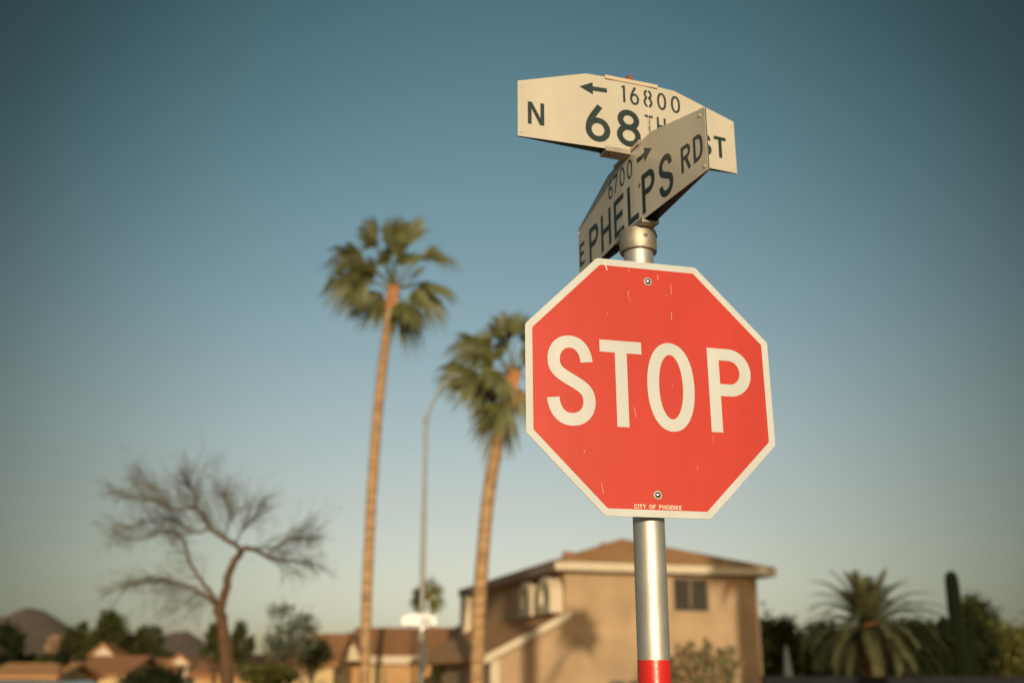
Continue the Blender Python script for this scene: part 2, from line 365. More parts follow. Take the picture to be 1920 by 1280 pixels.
for ch, a, b_, z0, z1 in (('S',-.3195,-.1757,-.1328,.1320),('T',-.1585,-.0298,-.1285,.1275),('O',-.0155,.1320,-.1340,.1325),('P',.1788,.3169,-.1280,.1275)):
    ik.glyph(ch, a, b_, z0, z1, wS)
ik.m.build('stop_lettering', M['cream'], panel)
ik = Ink(lambda x, z, l: sp(x, z, .0021+l))
txt = 'CITY OF PHOENIX'; wd = {'I':.0030,' ':.0068,'O':.0115,'C':.0105,'N':.0105,'H':.0100,'X':.0100,'Y':.0100}
tot = sum(wd.get(c,.0092) for c in txt) + .0016*(len(txt)-1); x = -.0712; sc_ = .1422/tot
for c in txt:
    ww = wd.get(c,.0092)*sc_
    if c != ' ': ik.glyph(c, x, x+ww, -.3577, -.3457, .0024)
    x += ww + .0016*sc_
ik.m.build('city_lettering', M['scr2'], panel)
for z in (.3203, -.3183):
    b = MB(); T = Matrix.Translation((.0005, -.0021, z)) @ Matrix.Rotation(math.pi/2, 4, 'X')
    b.lathe([(.0132,0),(.0132,.0008),(.0122,.0016),(.0090,.0016),(.0088,.0010)], 32, T)
    wz = b.build('washer', M['alu'], panel, smooth=True)
    b = MB(); b.lathe([(.0086,.0008),(.0086,.0028),(.0070,.0055),(.0040,.0072),(0,.0077)], 32, T)
    b.build('bolt_head', M['boltm'], wz, smooth=True)
ik = Ink(lambda x, z, l: sp(x, z, .0021+l)); rs = random.Random(4)
def px2s(u, v):
    inv = (Matrix.Translation((PX,PY,0)) @ SM).inverted(); o = Matrix.Translation((PX,PY,0)) @ SM
    n = (o.to_3x3() @ Vector((0,-1,0))); h_ = inv @ hit(u, v, o.translation, n); return (h_.x, h_.z)
for pts, ww in (([(1134,487),(1134.5,497),(1138,507)],.0055), ([(1232,516),(1233,524)],.0022), ([(1257,534),(1258.5,553)],.0014), ([(1258,585),(1259,600)],.0014),
                ([(1179,546),(1177,551),(1177.5,557)],.0013), ([(1180,558),(1181,567)],.0009), ([(1248,552),(1249.5,556)],.0012), ([(1137.5,586),(1138.5,589)],.0018), ([(1094.5,844),(1096,848)],.0018),
                ([(1127,905),(1131,925)],.0013), ([(1188,763),(1193,782)],.0013), ([(1336,816),(1337,830)],.0008), ([(1056,870),(1059,880)],.0008), ([(1178,500),(1179,512)],.0009), ([(1259.6,722),(1260.6,725)],.0016), ([(1307,873),(1308,882)],.0008)):
    P = [px2s(*p) for p in pts]; Q = []
    for a, b_ in zip(P, P[1:]): Q += line(a, b_, 4)
    ik.ribbon(Q, ww*.6)
ik.m.build('scratch', M['scr'], panel)
# U-bracket holding the panel to the post
for z in (2.5058+.3203, 2.5058-.3183):
    bk = MB(); bk.box((-.02,-.066,z-.018),(.03,-.0455,z+.018), Matrix.Rotation(syaw*.9,4,'Z')); bk.build('panel_bracket', M['alu'], root)

# the street name blades
def blade(name, label, yaw, off, scn, Lh, zb, he, hm, mh, inks, rivets):
    e = MB()
    def o_(s):
        t = min(max((abs(s)-.045)/(Lh-.045),0),1); return off*(1-t) + .0012
    def top(s):
        return hm if abs(s) <= mh else he + (hm-he)*(Lh-abs(s))/(Lh-mh)
    Mx = Matrix.Translation((0,0,zb)) @ Matrix.Rotation(yaw,4,'Z') @ Matrix.Translation((scn,0,0))
    ss = sorted(set([-Lh,-mh,mh,Lh,-.045,.045]+[Lh*(-1+2*i/48) for i in range(49)]))
    def sheet(sign, th=.0014):
        m = MB()
        for s in ss:
            for d in (0, th):
                y = -sign*(o_(s)+d); m.v += [(s,y,0),(s,y,top(s))]
        for k in range(len(ss)-1):
            a = k*4; b = a+4
            m.f += [(a,b,b+1,a+1),(a+2,a+3,b+3,b+2),(a,a+2,b+2,b),(a+1,b+1,b+3,a+3)]
        e0 = 0; e1 = (len(ss)-1)*4
        m.f += [(e0,e0+1,e0+3,e0+2),(e1,e1+2,e1+3,e1+1)]
        return m
    fr = sheet(1).build(name, M['blade'], root); fr.matrix_local = Mx; tag(fr, label)
    sheet(-1).build('back_plate', M['inner'], fr)
    ik = Ink(lambda x, z, l: Vector((x, -(o_(x)+.0015+l), z)))
    inks(ik)
    ik.m.build('lettering', M['ink'], fr)
    # clamp channel along the foot and the head of the blade
    c = MB(); w_ = off+.004
    c.box((-.098,-w_,-.010),(.098,w_,-.0012)); c.box((-.098,-w_-.0022,-.010),(.098,-w_+.0002,.006)); c.box((-.098,w_-.0002,-.010),(.098,w_+.0022,.006))
    c.build('clamp_channel', M['collar'], fr, bevel=.001)
    c = MB(); c.box((-.094,-w_,hm+.0008),(.094,w_,hm+.0040)); c.box((-.094,-w_-.0022,hm-.009),(.094,-w_,hm+.0040)); c.box((-.094,w_,hm-.009),(.094,w_+.0022,hm+.0040))
    c.build('clamp_channel', M['trim'], fr, bevel=.001)
    for s, z in rivets:
        b = MB(); T = Matrix.Translation((s,-(o_(s)+.0014),z)) @ Matrix.Rotation(math.pi/2,4,'X')
        b.lathe([(.0052,0),(.0050,.0016),(.0034,.0030),(0,.0036)], 14, T); b.build('rivet', M['blade'], fr, smooth=True)
    for s, z in ((-.075,-.010),(.055,-.010)):
        b = MB(); b.lathe([(.006,0),(.006,-.004),(0,-.004)], 6, Matrix.Translation((s,-w_*.3,z))); b.build('clamp_nut', M['rust'], fr)
    return fr
def ink68(k):
    k.glyph('N',-.3516,-.2980,.0463,.1235,.0125)
    k.arrow((-.1801,.2052),-1,.0937,.0155,.0222,.0455)
    s = .0078; 
    k.glyph('1',-.0335,-.0235,.1736,.2350,s); k.glyph('6',-.0066,.0256,.1712,.2360,s); k.glyph('8',.0412,.0741,.1720,.2362,s); k.glyph('0',.0919,.1259,.1738,.2366,s); k.glyph('0',.1434,.1780,.1738,.2366,s)
    k.glyph('6',-.1623,-.0790,.0185,.1490,.0205); k.glyph('8',-.0572,.0267,.0178,.1490,.0205)
    k.glyph('T',.0426,.0734,.0835,.1433,.0075); k.glyph('H',.0875,.1204,.0835,.1450,.0075)
    k.glyph('S',.2480,.2900,.0450,.1225,.0125); k.glyph('T',.3009,.3469,.0450,.1217,.0125)
b68 = blade('street_name_blade', 'upper white blade reading 68th St', .3428, .0181, -.0128, .384, 3.2797, .1905, .2559, .1572, ink68, [(-.3723,.1731),(-.372,.016),(.372,.172),(.372,.016)])
m = MB(); rr = random.Random(2)    # flaked film down the middle of the upper blade
for k in range(34):
    z = .24-.165*k/34; x = .0570+rr.uniform(-.0014,.0014); h_ = rr.uniform(.001,.005); w_ = rr.uniform(.0005,.0022)
    m.face(*[Vector((x+a, -(.0181*(1-min(max((abs(x)-.045)/(.384-.045),0),1))+.0012+.0015+.0010), z+b)) for a, b in ((-w_,-h_),(w_*.8,-h_*.7),(w_,h_),(-w_*.6,h_*.8))])
m.build('scratch', M['scr2'], b68)
def inkph(k):
    k.glyph('E',-.4405,-.3930,.0430,.1265,.0125)
    for ch, a, b_ in (('P',-.3440,-.2585),('H',-.2315,-.1430),('E',-.1150,-.0330),('L',-.0050,.0680),('P',.0915,.1700),('S',.1945,.2740)):
        k.glyph(ch, a, b_, .0150 if ch != 'S' else .0150, .1450 if ch != 'S' else .1490, .0195)
    k.glyph('R',.3200,.3700,.0465,.1270,.0125); k.glyph('D',.3850,.4340,.0470,.1270,.0125)
    s = .0078
    k.glyph('6',-.1565,-.1190,.1690,.2350,s); k.glyph('7',-.1115,-.0745,.1700,.2325,s); k.glyph('0',-.0555,-.0185,.1690,.2345,s); k.glyph('0',-.0010,.0360,.1690,.2345,s)
    k.arrow((.1600,.2060),1,.0925,.0155,.0240,.0460)
bph = blade('street_name_blade', 'lower white blade reading Phelps Rd', -1.232, .022, -.0069, .4516, 3.023, .1913, .2622, .1617, inkph, [(.4275,.178),(.4375,.0165),(-.449,.174),(-.446,.018)])
m = MB(); m.lathe([(.006,0),(.005,.0008),(0,.0012)], 8, Matrix.Translation((.083,-(.022+.0032),.118)) @ Matrix.Rotation(math.pi/2,4,'X')); m.build('rust_spot', M['rust'], bph)
b = MB(); b.lathe([(.016,3.5400),(.016,3.5435),(.0118,3.5436),(.0118,3.560),(.0095,3.567),(0,3.570)], 12, Matrix.Translation((-.0085,0,0))); tag(b.build('top_bolt', M['rust'], root), 'rusty bolt')

# ------------------------------------------------------------------ vegetation
def leaves(mb, rng, c, rx, ry, rz, n, size, clumps=14, spread=.34, low=-1):
    cs = []
    for _ in range(clumps):
        while True:
            p = Vector((rng.uniform(-1,1), rng.uniform(-1,1), rng.uniform(low,1)))
            if .15 < p.length < 1: break
        p = p.normalized()*(p.length**.5)*.8; cs.append((p, rng.uniform(.6,1.25)))
    for _ in range(n):
        cc, k = rng.choice(cs)
        p = cc + Vector((rng.gauss(0,1), rng.gauss(0,1), rng.gauss(0,.8)))*spread*k*.6
        P = Vector(c) + Vector((p.x*rx, p.y*ry, p.z*rz))
        s = size*rng.uniform(.6,1.4); q = Vector((rng.gauss(0,1),rng.gauss(0,1),rng.gauss(0,1))).normalized(); r_ = q.orthogonal().normalized(); t = q.cross(r_)
        mb.face(P-r_*s, P-t*s*.45, P+r_*s, P+t*s*.45)
def tree(name, u, v, Y, rpx, hpx, m, label, cat='tree', n=2600, size=.11, seed=1, group=None, low=-1, clumps=14, base=None):
    """a crown centred on photo point (u,v) at distance Y, on its own trunk"""
    rng = random.Random(seed); c = at(u, v, Y); k = Y/F*1.0; rx = rpx*k; rz = hpx*k
    group = {'leafy_tree':'leafy trees beyond the houses on the left','hedge_tree':'dark trees in a row on the right','shrub':'shrubs around the houses'}.get(name) if not (name == 'leafy_tree' and u > 1000) else None
    z0 = gz(c.x, c.y) if base is None else base
    r0 = tag(empty(name, (c.x, c.y, z0)), label, cat, group); h = c.z - z0
    t = MB(); rt = max(.05, rx*.07)
    t.tube([(0,0,-.1),(rx*.04,0,h*.45),(0,0,h+rz*.2)], [rt*1.3, rt, rt*.5], 7)
    for q in range(6):
        a = q*1.05+rng.random(); el = rng.uniform(.3,1.1)
        t.tube([(0,0,h*.55),(math.cos(a)*rx*.35,math.sin(a)*rx*.35,h*.75),(math.cos(a)*rx*.7,math.sin(a)*rx*.7,h+rz*.5*math.sin(el))], [rt*.6,rt*.4,rt*.15], 5)
    t.build('trunk', M['bark'], r0, smooth=True)
    mb = MB(); leaves(mb, rng, (0,0,h), rx, rx*.9, rz, n, size, clumps, low=low); mb.build('crown', m, r0)
    return r0
tree('leafy_tree', 2, 1218, 62, 34, 48, M['lv_dark'], 'very dark tree cut by the left edge of the photo', seed=3, size=.16)
tree('leafy_tree', 72, 1238, 66, 52, 24, M['lv_mid'], 'low spreading green tree below the pointed hill', seed=5, size=.16)
tree('round_tree', 104, 1206, 92, 17, 16, M['lv_blush'], 'small orange tinged tree in front of the pointed hill', seed=6, size=.18, n=1200)
tree('leafy_tree', 150, 1205, 80, 28, 36, M['lv_mid'], 'rounded olive green tree just right of the pointed hill', seed=7, size=.18)
tree('leafy_tree', 207, 1182, 76, 31, 36, M['lv_mid'], 'tallest of the green trees on the left, with a knobbly top', seed=8, size=.18)
tree('leafy_tree', 250, 1205, 78, 38, 42, M['lv_mid'], 'broad green tree between the tallest tree and the thin bluish one', seed=9, size=.18)
tree('leafy_tree', 292, 1190, 84, 20, 26, M['lv_grey'], 'small airy bluish green tree left of the rounded hill', seed=10, size=.15, n=900)
tree('leafy_tree', 300, 1228, 74, 24, 22, M['lv_mid'], 'low green tree under the airy bluish one', seed=14, size=.15, n=1500)
tree('leafy_tree', 405, 1205, 58, 26, 34, M['lv_mid'], 'green tree partly behind the trunk of the bare tree', seed=11, size=.13, n=1800)
tree('leafy_tree', 455, 1205, 56, 22, 42, M['lv_mid'], 'narrow leaning green tree right of the bare tree trunk', seed=12, size=.13, n=1500)
tree('sparse_tree', 545, 1185, 46, 62, 52, M['lv_grey'], 'wispy grey green tree with sky showing through its crown', seed=13, size=.085, n=2100, clumps=22)
tree('leafy_tree', 585, 1222, 50, 30, 32, M['lv_mid'], 'dark green tree against the left end of the clay roof', seed=21, size=.10, n=1600)
tree('shrub', 500, 1262, 44, 55, 26, M['lv_olive'], 'brownish green shrub below the wispy tree', cat='shrub', seed=22, size=.10, n=1700)
tree('shrub', 292, 1284, 33, 62, 30, M['lv_dark'], 'dark dome shaped shrub at the bottom edge on the left', cat='shrub', seed=15, size=.06, n=5000, clumps=40, base=0)
tree('shrub', 858, 1188, 70, 22, 20, M['lv_dark'], 'dark spiky shrub showing over the roof beside the two storey house', cat='shrub', seed=16, size=.16, n=900)
tree('shrub', 838, 1272, 44, 30, 20, M['lv_mid'], 'small green shrub under the eave of the single storey house', cat='shrub', seed=17, size=.07, n=1700)
GR = 'dark hedge trees on the right'
for i, (u, v, rx_, rz_, m_, lb) in enumerate(((1455,1218,54,60,'lv_mid','green tree growing beside the right corner of the two storey house'), (1550,1228,74,58,'lv_dark','dark tree behind the left fronds of the date palm'),
        (1640,1240,74,56,'lv_dark','dark tree directly below the crown of the date palm'), (1722,1222,62,60,'lv_dark','dark tree between the date palm and the columnar cactus'), (1815,1230,66,60,'lv_dark','dark tree behind the foot of the columnar cactus'), (1895,1226,76,54,'lv_olive','olive green tree cut by the right edge of the photo'))):
    tree('hedge_tree', u, v, 52+2*(i % 3), rx_, rz_, M[m_], lb, seed=40+i, size=.14, n=7500, clumps=40)
tree('leafy_tree', 1828, 1172, 60, 40, 54, M['lv_mid'], 'loose grey green tree right behind the columnar cactus', seed=51, size=.13, n=3800, clumps=26)

# upright-leaved shrub in front of the house
def spiky(u, v, Y, rpx, hpx, seed, label, n=620):
    rng = random.Random(seed); c = at(u, v, Y); k = Y/F; r0 = tag(empty('shrub', (c.x, c.y, 0)), label, 'shrub'); h = c.z
    t = MB(); f1 = MB(); f2 = MB(); rx = rpx*k; rz = hpx*k
    for q in range(26):
        a = rng.uniform(0,6.28); rr_ = rng.uniform(.1,1)*rx; top = h+rz*rng.uniform(.2,.85)*(1-.45*(rr_/rx)**2); p0 = Vector((rng.uniform(-.1,.1),rng.uniform(-.1,.1),0)); p1 = Vector((math.cos(a)*rr_,math.sin(a)*rr_*.7,top))
        t.tube([p0,(p0+p1)/2+Vector((0,0,-.1)),p1],[.02,.014,.007],5)
        for j in range(n//26):
            s = rng.uniform(.35,1.0); p = p0.lerp(p1,s)+Vector((rng.gauss(0,.06),rng.gauss(0,.06),rng.gauss(0,.05)))
            d = Vector((rng.gauss(0,.5)+p1.x*.4,rng.gauss(0,.5),rng.uniform(.3,1.3))).normalized(); l = rng.uniform(.16,.34); sd = d.cross(Vector((rng.gauss(0,1),rng.gauss(0,1),0))).normalized()*rng.uniform(.025,.05)
            (f2 if rng.random() < .42 else f1).face(p, p+d*l*.5+sd, p+d*l, p+d*l*.5-sd)
    t.build('stem', M['bark'], r0); f1.build('foliage', M['lv_pale'], r0); tag(f2.build('foliage', M['lv_blush'], r0), 'pale pinkish leaves')
spiky(1322, 1268, 33.5, 72, 68, 5, 'upright leafed shrub with pinkish tips in front of the two storey house', n=5200)

def fanleaf(mb, base, d, pet, R_, rng, droop, n=22, roll=1.0):
    """one fan leaf: petiole tube and folded segments with hanging tips"""
    d = Vector(d).normalized(); up = Vector((0,0,1)); side = d.cross(up)
    side = side.normalized() if side.length > .05 else Vector((1,0,0)); nrm_ = side.cross(d).normalized()
    p0 = Vector(base); hub = p0 + d*pet + Vector((0,0,-droop*.14*pet)); d2 = (d + Vector((0,0,-droop*.38))).normalized(); nrm_ = side.cross(d2).normalized()
    ra = rng.uniform(.15,.85)*rng.choice((-1,1))*roll; side, nrm_ = side*math.cos(ra)+nrm_*math.sin(ra), nrm_*math.cos(ra)-side*math.sin(ra)
    mb.tube([p0, p0+d*pet*.5, hub], [.03,.022,.016], 4)
    for i in range(n):
        a = (-1+2*(i+.5)/n)*rad(118); l = R_*(1-.42*abs(a)/rad(118))*rng.uniform(.85,1.08); a += rng.uniform(-.03,.03)
        dirn = d2*math.cos(a)+side*math.sin(a)*.95; w_ = R_*.088; tng = (-d2*math.sin(a)+side*math.cos(a))
        q1 = hub+dirn*l*.45+nrm_*.02; q2 = hub+dirn*l*.80+Vector((0,0,-1))*l*.14*(.6+droop); q3 = hub+dirn*l*1.05+Vector((0,0,-1))*l*(.22+.36*droop)*rng.uniform(.6,1.3)
        rd_ = nrm_*w_*.35
        mb.face(hub, q1-tng*w_-rd_, q1+rd_); mb.face(hub, q1+rd_, q1+tng*w_-rd_)
        i0 = len(mb.v); mb.v += [tuple(x) for x in (q1-tng*w_-rd_, q1+tng*w_-rd_, q2+tng*w_*.7, q2-tng*w_*.7, q3)]
        mb.f += [(i0,i0+1,i0+2,i0+3),(i0+3,i0+2,i0+4)]
def fan_to(mb, base, hub, tip, roll, rng, A=58, n=17):
    """one arching fan leaf: stalk from the crown's heart to the hub, folded segments fanning out to the drooping tip"""
    D = tip-hub; L_ = D.length; D.normalize(); up = Vector((0,0,1)); dep = Vector((0,1,0))
    pin = D.cross(dep).normalized(); S = (pin*math.cos(roll)+dep*math.sin(roll)); S = (S-D*S.dot(D)).normalized(); Nn = S.cross(D).normalized()
    if Nn.z < 0: Nn = -Nn
    mid = (base+hub)/2 + up*(hub-base).length*.07
    mb.tube([base, mid, hub], [.035,.026,.02], 4)
    for i in range(n):
        a = rad(A)*(-1+2*(i+.5)/n)+rng.uniform(-.05,.05); l = L_*(.55+.45*math.cos(a))*rng.uniform(.85,1.10)
        dr = D*math.cos(a)+S*math.sin(a); tg = S*math.cos(a)-D*math.sin(a); w_ = L_*.043
        ub = up*l*max(0,1-abs(D.z)*1.1); q1 = hub+dr*l*.42+ub*.12; q2 = hub+dr*l*.76+ub*.07; q3 = hub+dr*l*1.0-up*l*.13*rng.uniform(.4,1.9)
        rd_ = Nn*w_*.45
        mb.face(hub, q1-tg*w_-rd_, q1+rd_); mb.face(hub, q1+rd_, q1+tg*w_-rd_)
        i0 = len(mb.v); mb.v += [tuple(x) for x in (q1-tg*w_-rd_, q1+rd_, q1+tg*w_-rd_, q2-tg*w_*.8, q2+rd_, q2+tg*w_*.8, q3)]
        mb.f += [(i0,i0+1,i0+4,i0+3),(i0+1,i0+2,i0+5,i0+4),(i0+3,i0+4,i0+6),(i0+4,i0+5,i0+6)]
def fan_palm(path, Y, r0, r1, label, leafs, seed, R_=1.0, pet=1.0, dead=6, dy=None, n=20, placed=()):
    """path: photo points up the trunk; leafs: list of (azimuth, elevation) or a count"""
    rng = random.Random(seed); P = [at(u, v, Y) for u, v in path]; base = Vector((P[0].x, P[0].y, gz(P[0].x, P[0].y)))
    root_ = tag(empty('fan_palm', base), label, 'palm tree', 'fan palms')
    P = [p-base for p in P]; P[0].z = -.1; n_ = len(P)
    # smooth, densely ringed trunk
    Q = []; RR = []
    L_ = [0]
    for a, b_ in zip(P, P[1:]): L_.append(L_[-1]+(b_-a).length)
    import bisect
    K = 90
    def pos(t):
        s = t*L_[-1]; i = min(max(bisect.bisect_right(L_, s)-1, 0), n_-2); k = (s-L_[i])/(L_[i+1]-L_[i])
        a, b_ = P[i], P[i+1]; pa = P[max(i-1,0)]; pb_ = P[min(i+2,n_-1)]
        m0 = (b_-pa)*.5; m1 = (pb_-a)*.5; k2 = k*k; k3 = k2*k
        return a*(2*k3-3*k2+1)+m0*(k3-2*k2+k)+b_*(-2*k3+3*k2)+m1*(k3-k2)
    for i in range(K+1):
        t = i/K; Q.append(pos(t)); RR.append((r0+(r1-r0)*t)*(1+.09*(i % 2))*(1+rng.uniform(-.03,.03))*(1.25 if i < 3 else 1))
    t_ = MB(); t_.tube(Q, RR, 12); t_.build('trunk', M['palmbark'], root_, smooth=True)
    topp = Q[-1]; bo = MB(); ax = (Q[-1]-Q[-6]).normalized()
    for i in range(70):
        a = i*2.4; s = i/70; p = topp-ax*(.75*(1-s)); o_ = Vector((math.cos(a),math.sin(a),0))
        bo.tube([p+o_*r1*.6, p+o_*r1*1.05+ax*.16, p+o_*r1*1.25+ax*.34], [.05,.045,.02], 4)
    bo.build('leaf_bases', M['boots'], root_)
    cr = MB(); cr2 = MB()
    for az, el in leafs:
        d = (math.cos(az)*math.cos(el), math.sin(az)*math.cos(el), math.sin(el))
        fanleaf(cr, topp+Vector((0,0,.1)), d, pet*rng.uniform(.62,1.12), R_*rng.uniform(.88,1.12)*(1.1 if el > .9 else 1), rng, max(0,.75-el*.55)*rng.uniform(.7,1.2), n)
    for hu, hv, tu, tv, dd, rl in placed:
        B_ = topp+base+Vector((0,0,.05)); H_ = at(hu,hv,Y+dd); T_ = at(tu,tv,Y+dd*1.9)
        fan_to(cr, B_-base, H_-base, T_-base, rl, rng)
    for i in range(dead):
        az = rng.uniform(0,6.28); el = rng.uniform(-1.2,-.8); d = (math.cos(az)*math.cos(el), math.sin(az)*math.cos(el), math.sin(el))
        fanleaf(cr2, topp-ax*.2, d, pet*.5, R_*.55, rng, .8, 12)
    cr.build('crown', M['frond'], root_)
    if dead: tag(cr2.build('dead_fronds', M['dfrond'], root_), 'dry tan fronds hanging under the crown')
    return root_
rg = random.Random(77)
def lf(spec):
    # spec: (screen angle in degrees from right, counter clockwise, as seen from the camera; how far it leans to or from the camera)
    o = []
    for ang, dep in spec:
        a = rad(ang); x = math.cos(a)*math.cos(rad(dep)); z = math.sin(a)*math.cos(rad(dep)); y = math.sin(rad(dep))
        o.append((math.atan2(y, x), math.asin(max(-1,min(1,z)))))
    return o
fan_palm([(685,1330),(686,1180),(693,1000),(706,800),(722,650),(737,548)], 36, .17, .165, 'taller fan palm with a slender curved trunk and open crown', [], 3, R_=.9, pet=.7, n=20, dead=0,
         placed=[(751,461,770,393,0.30,0.25),(732,461,728,400,-0.30,1.00),(741,478,746,440,0.60,0.40),(709,459,669,411,0.20,0.95),(706,465,687,451,-0.40,1.10),(689,496,599,497,-0.20,1.05),(695,506,634,516,0.60,1.00),(680,522,611,579,0.10,0.95),(687,529,651,567,-0.60,0.90),(716,548,663,613,0.40,0.90),(796,474,867,503,0.10,1.00),(788,487,830,461,-0.50,0.80),(797,531,865,567,0.00,1.05),(782,539,827,609,-0.20,0.85),(786,529,813,571,0.60,0.80),(752,567,776,660,0.20,1.00),(758,563,782,622,-0.50,0.90),(746,487,758,449,-0.70,0.30),(729,495,708,470,-0.80,0.60),(758,499,779,470,0.80,0.50),(771,516,796,508,-0.60,0.80),(708,508,678,503,0.70,0.80)])
fan_palm([(893,1330),(896,1200),(902,1080),(917,920),(938,810),(962,705)], 34, .21, .19, 'shorter fan palm partly hidden by the stop sign, trunk leaning right', [], 5, R_=1.0, pet=.7, n=20, dead=5,
         placed=[(948,630,919,582,0.20,0.70),(966,630,978,576,-0.20,0.40),(952,638,948,596,0.50,0.30),(910,657,830,670,0.00,0.80),(923,664,872,630,0.40,0.50),(919,655,893,634,-0.50,0.60),(881,693,813,727,0.10,0.90),(910,706,845,765,-0.20,0.60),(927,719,879,771,0.50,0.60),(927,685,885,681,-0.80,0.40),(944,668,919,638,0.80,0.50),(946,761,905,858,0.00,0.80),(952,757,927,816,-0.50,0.60),(999,672,1062,685,0.00,0.90),(995,710,1041,761,0.30,0.80),(982,647,1020,601,0.20,0.70),(971,731,999,799,0.30,0.70),(978,681,1007,647,-0.70,0.50),(940,698,919,740,-0.80,0.40)])
fan_palm([(812,1300),(811,1200),(809,1122)], 88, .16, .15, 'small distant fan palm behind the street lamp pole',
         [], 9, R_=1.0, pet=.5, dead=0, n=12, placed=[(800,1116,813,1076,0.00,0.60),(794,1116,786,1087,0.20,0.80),(791,1123,772,1099,0.00,0.90),(791,1129,764,1131,0.10,0.90),(794,1131,773,1147,-0.20,0.90),(811,1118,835,1096,0.00,0.90),(812,1125,841,1132,0.10,0.90),(809,1130,828,1147,-0.10,0.90),(802,1126,799,1105,0.50,0.50),(805,1129,820,1126,-0.50,0.80),(796,1129,786,1144,0.50,0.80)])

# date palm
def date_palm(u, v, Y, label, seed=3, L_=3.15, nf=88):
    rng = random.Random(seed); c = at(u, v, Y); r0 = tag(empty('date_palm', (c.x,c.y,0)), label, 'palm tree'); h = c.z
    t = MB(); t.tube([(0,0,-.1),(0,0,h*.5),(0,0,h-.1),(0,0,h+.25)], [.42,.38,.40,.15], 12)
    for i in range(90):
        a = i*2.4; z = h*(i/90); o_ = Vector((math.cos(a),math.sin(a),0)); t.tube([Vector((0,0,z))+o_*.3, Vector((0,0,z+.12))+o_*.5], [.07,.03], 4)
    t.build('trunk', M['bark'], r0, smooth=False)
    bo = MB()
    for i in range(40):
        a = i*2.4; o_ = Vector((math.cos(a),math.sin(a),0)); s = i/40
        bo.tube([Vector((0,0,h+.1))+o_*.15, Vector((0,0,h+.25+s*.25))+o_*(.42-.2*s)], [.05,.03], 4)
    tag(bo.build('leaf_bases', M['boots'], r0), 'orange brown leaf bases at the heart of the crown')
    cr = MB()
    for i in range(nf):
        az = i*2.39996+rng.uniform(-.2,.2); s = (i+.5)/nf; el = rad(82-120*s**.85+rng.uniform(-7,7)); l = (L_ if el < .9 else L_*(1.0-.40*(el-.9)))*rng.uniform(.85,1.05)*(.82+.18*math.sin(s*3.1))
        d = Vector((math.cos(az)*math.cos(el), math.sin(az)*math.cos(el), math.sin(el))); p = Vector((0,0,h+.15)); pts = [p.copy()]; K = 13
        for k in range(K):
            p = p + d*(l/K); d = (d + Vector((0,0,-1))*(.050+.013*k)*(1.05 if el < .45 else .8 if el < 1.15 else .45)).normalized(); pts.append(p.copy())
        cr.tube(pts, [.030-.0018*k for k in range(K+1)], 3, caps=False)
        for k in range(2, K+1):
            dd = (pts[k]-pts[k-1]).normalized(); sd = dd.cross(Vector((0,0,1)))
            sd = sd.normalized() if sd.length > .05 else Vector((math.sin(az),-math.cos(az),0)); up = sd.cross(dd)
            for q in range(3):
                p_ = pts[k-1].lerp(pts[k], q/3); ll = .52*math.sin(math.pi*min(1,(k+q/3)/(K+1.5))*.86+.3)
                for sg in (-1,1):
                    e_ = p_+(sd*sg*.75+dd*.6+up*.35+Vector((0,0,-.25))).normalized()*ll; wv = dd*.034
                    cr.face(p_-wv, e_, p_+wv)
    cr.build('crown', M['date'], r0)
date_palm(1630, 1182, 42, 'big date palm with arching feathery fronds on the right')

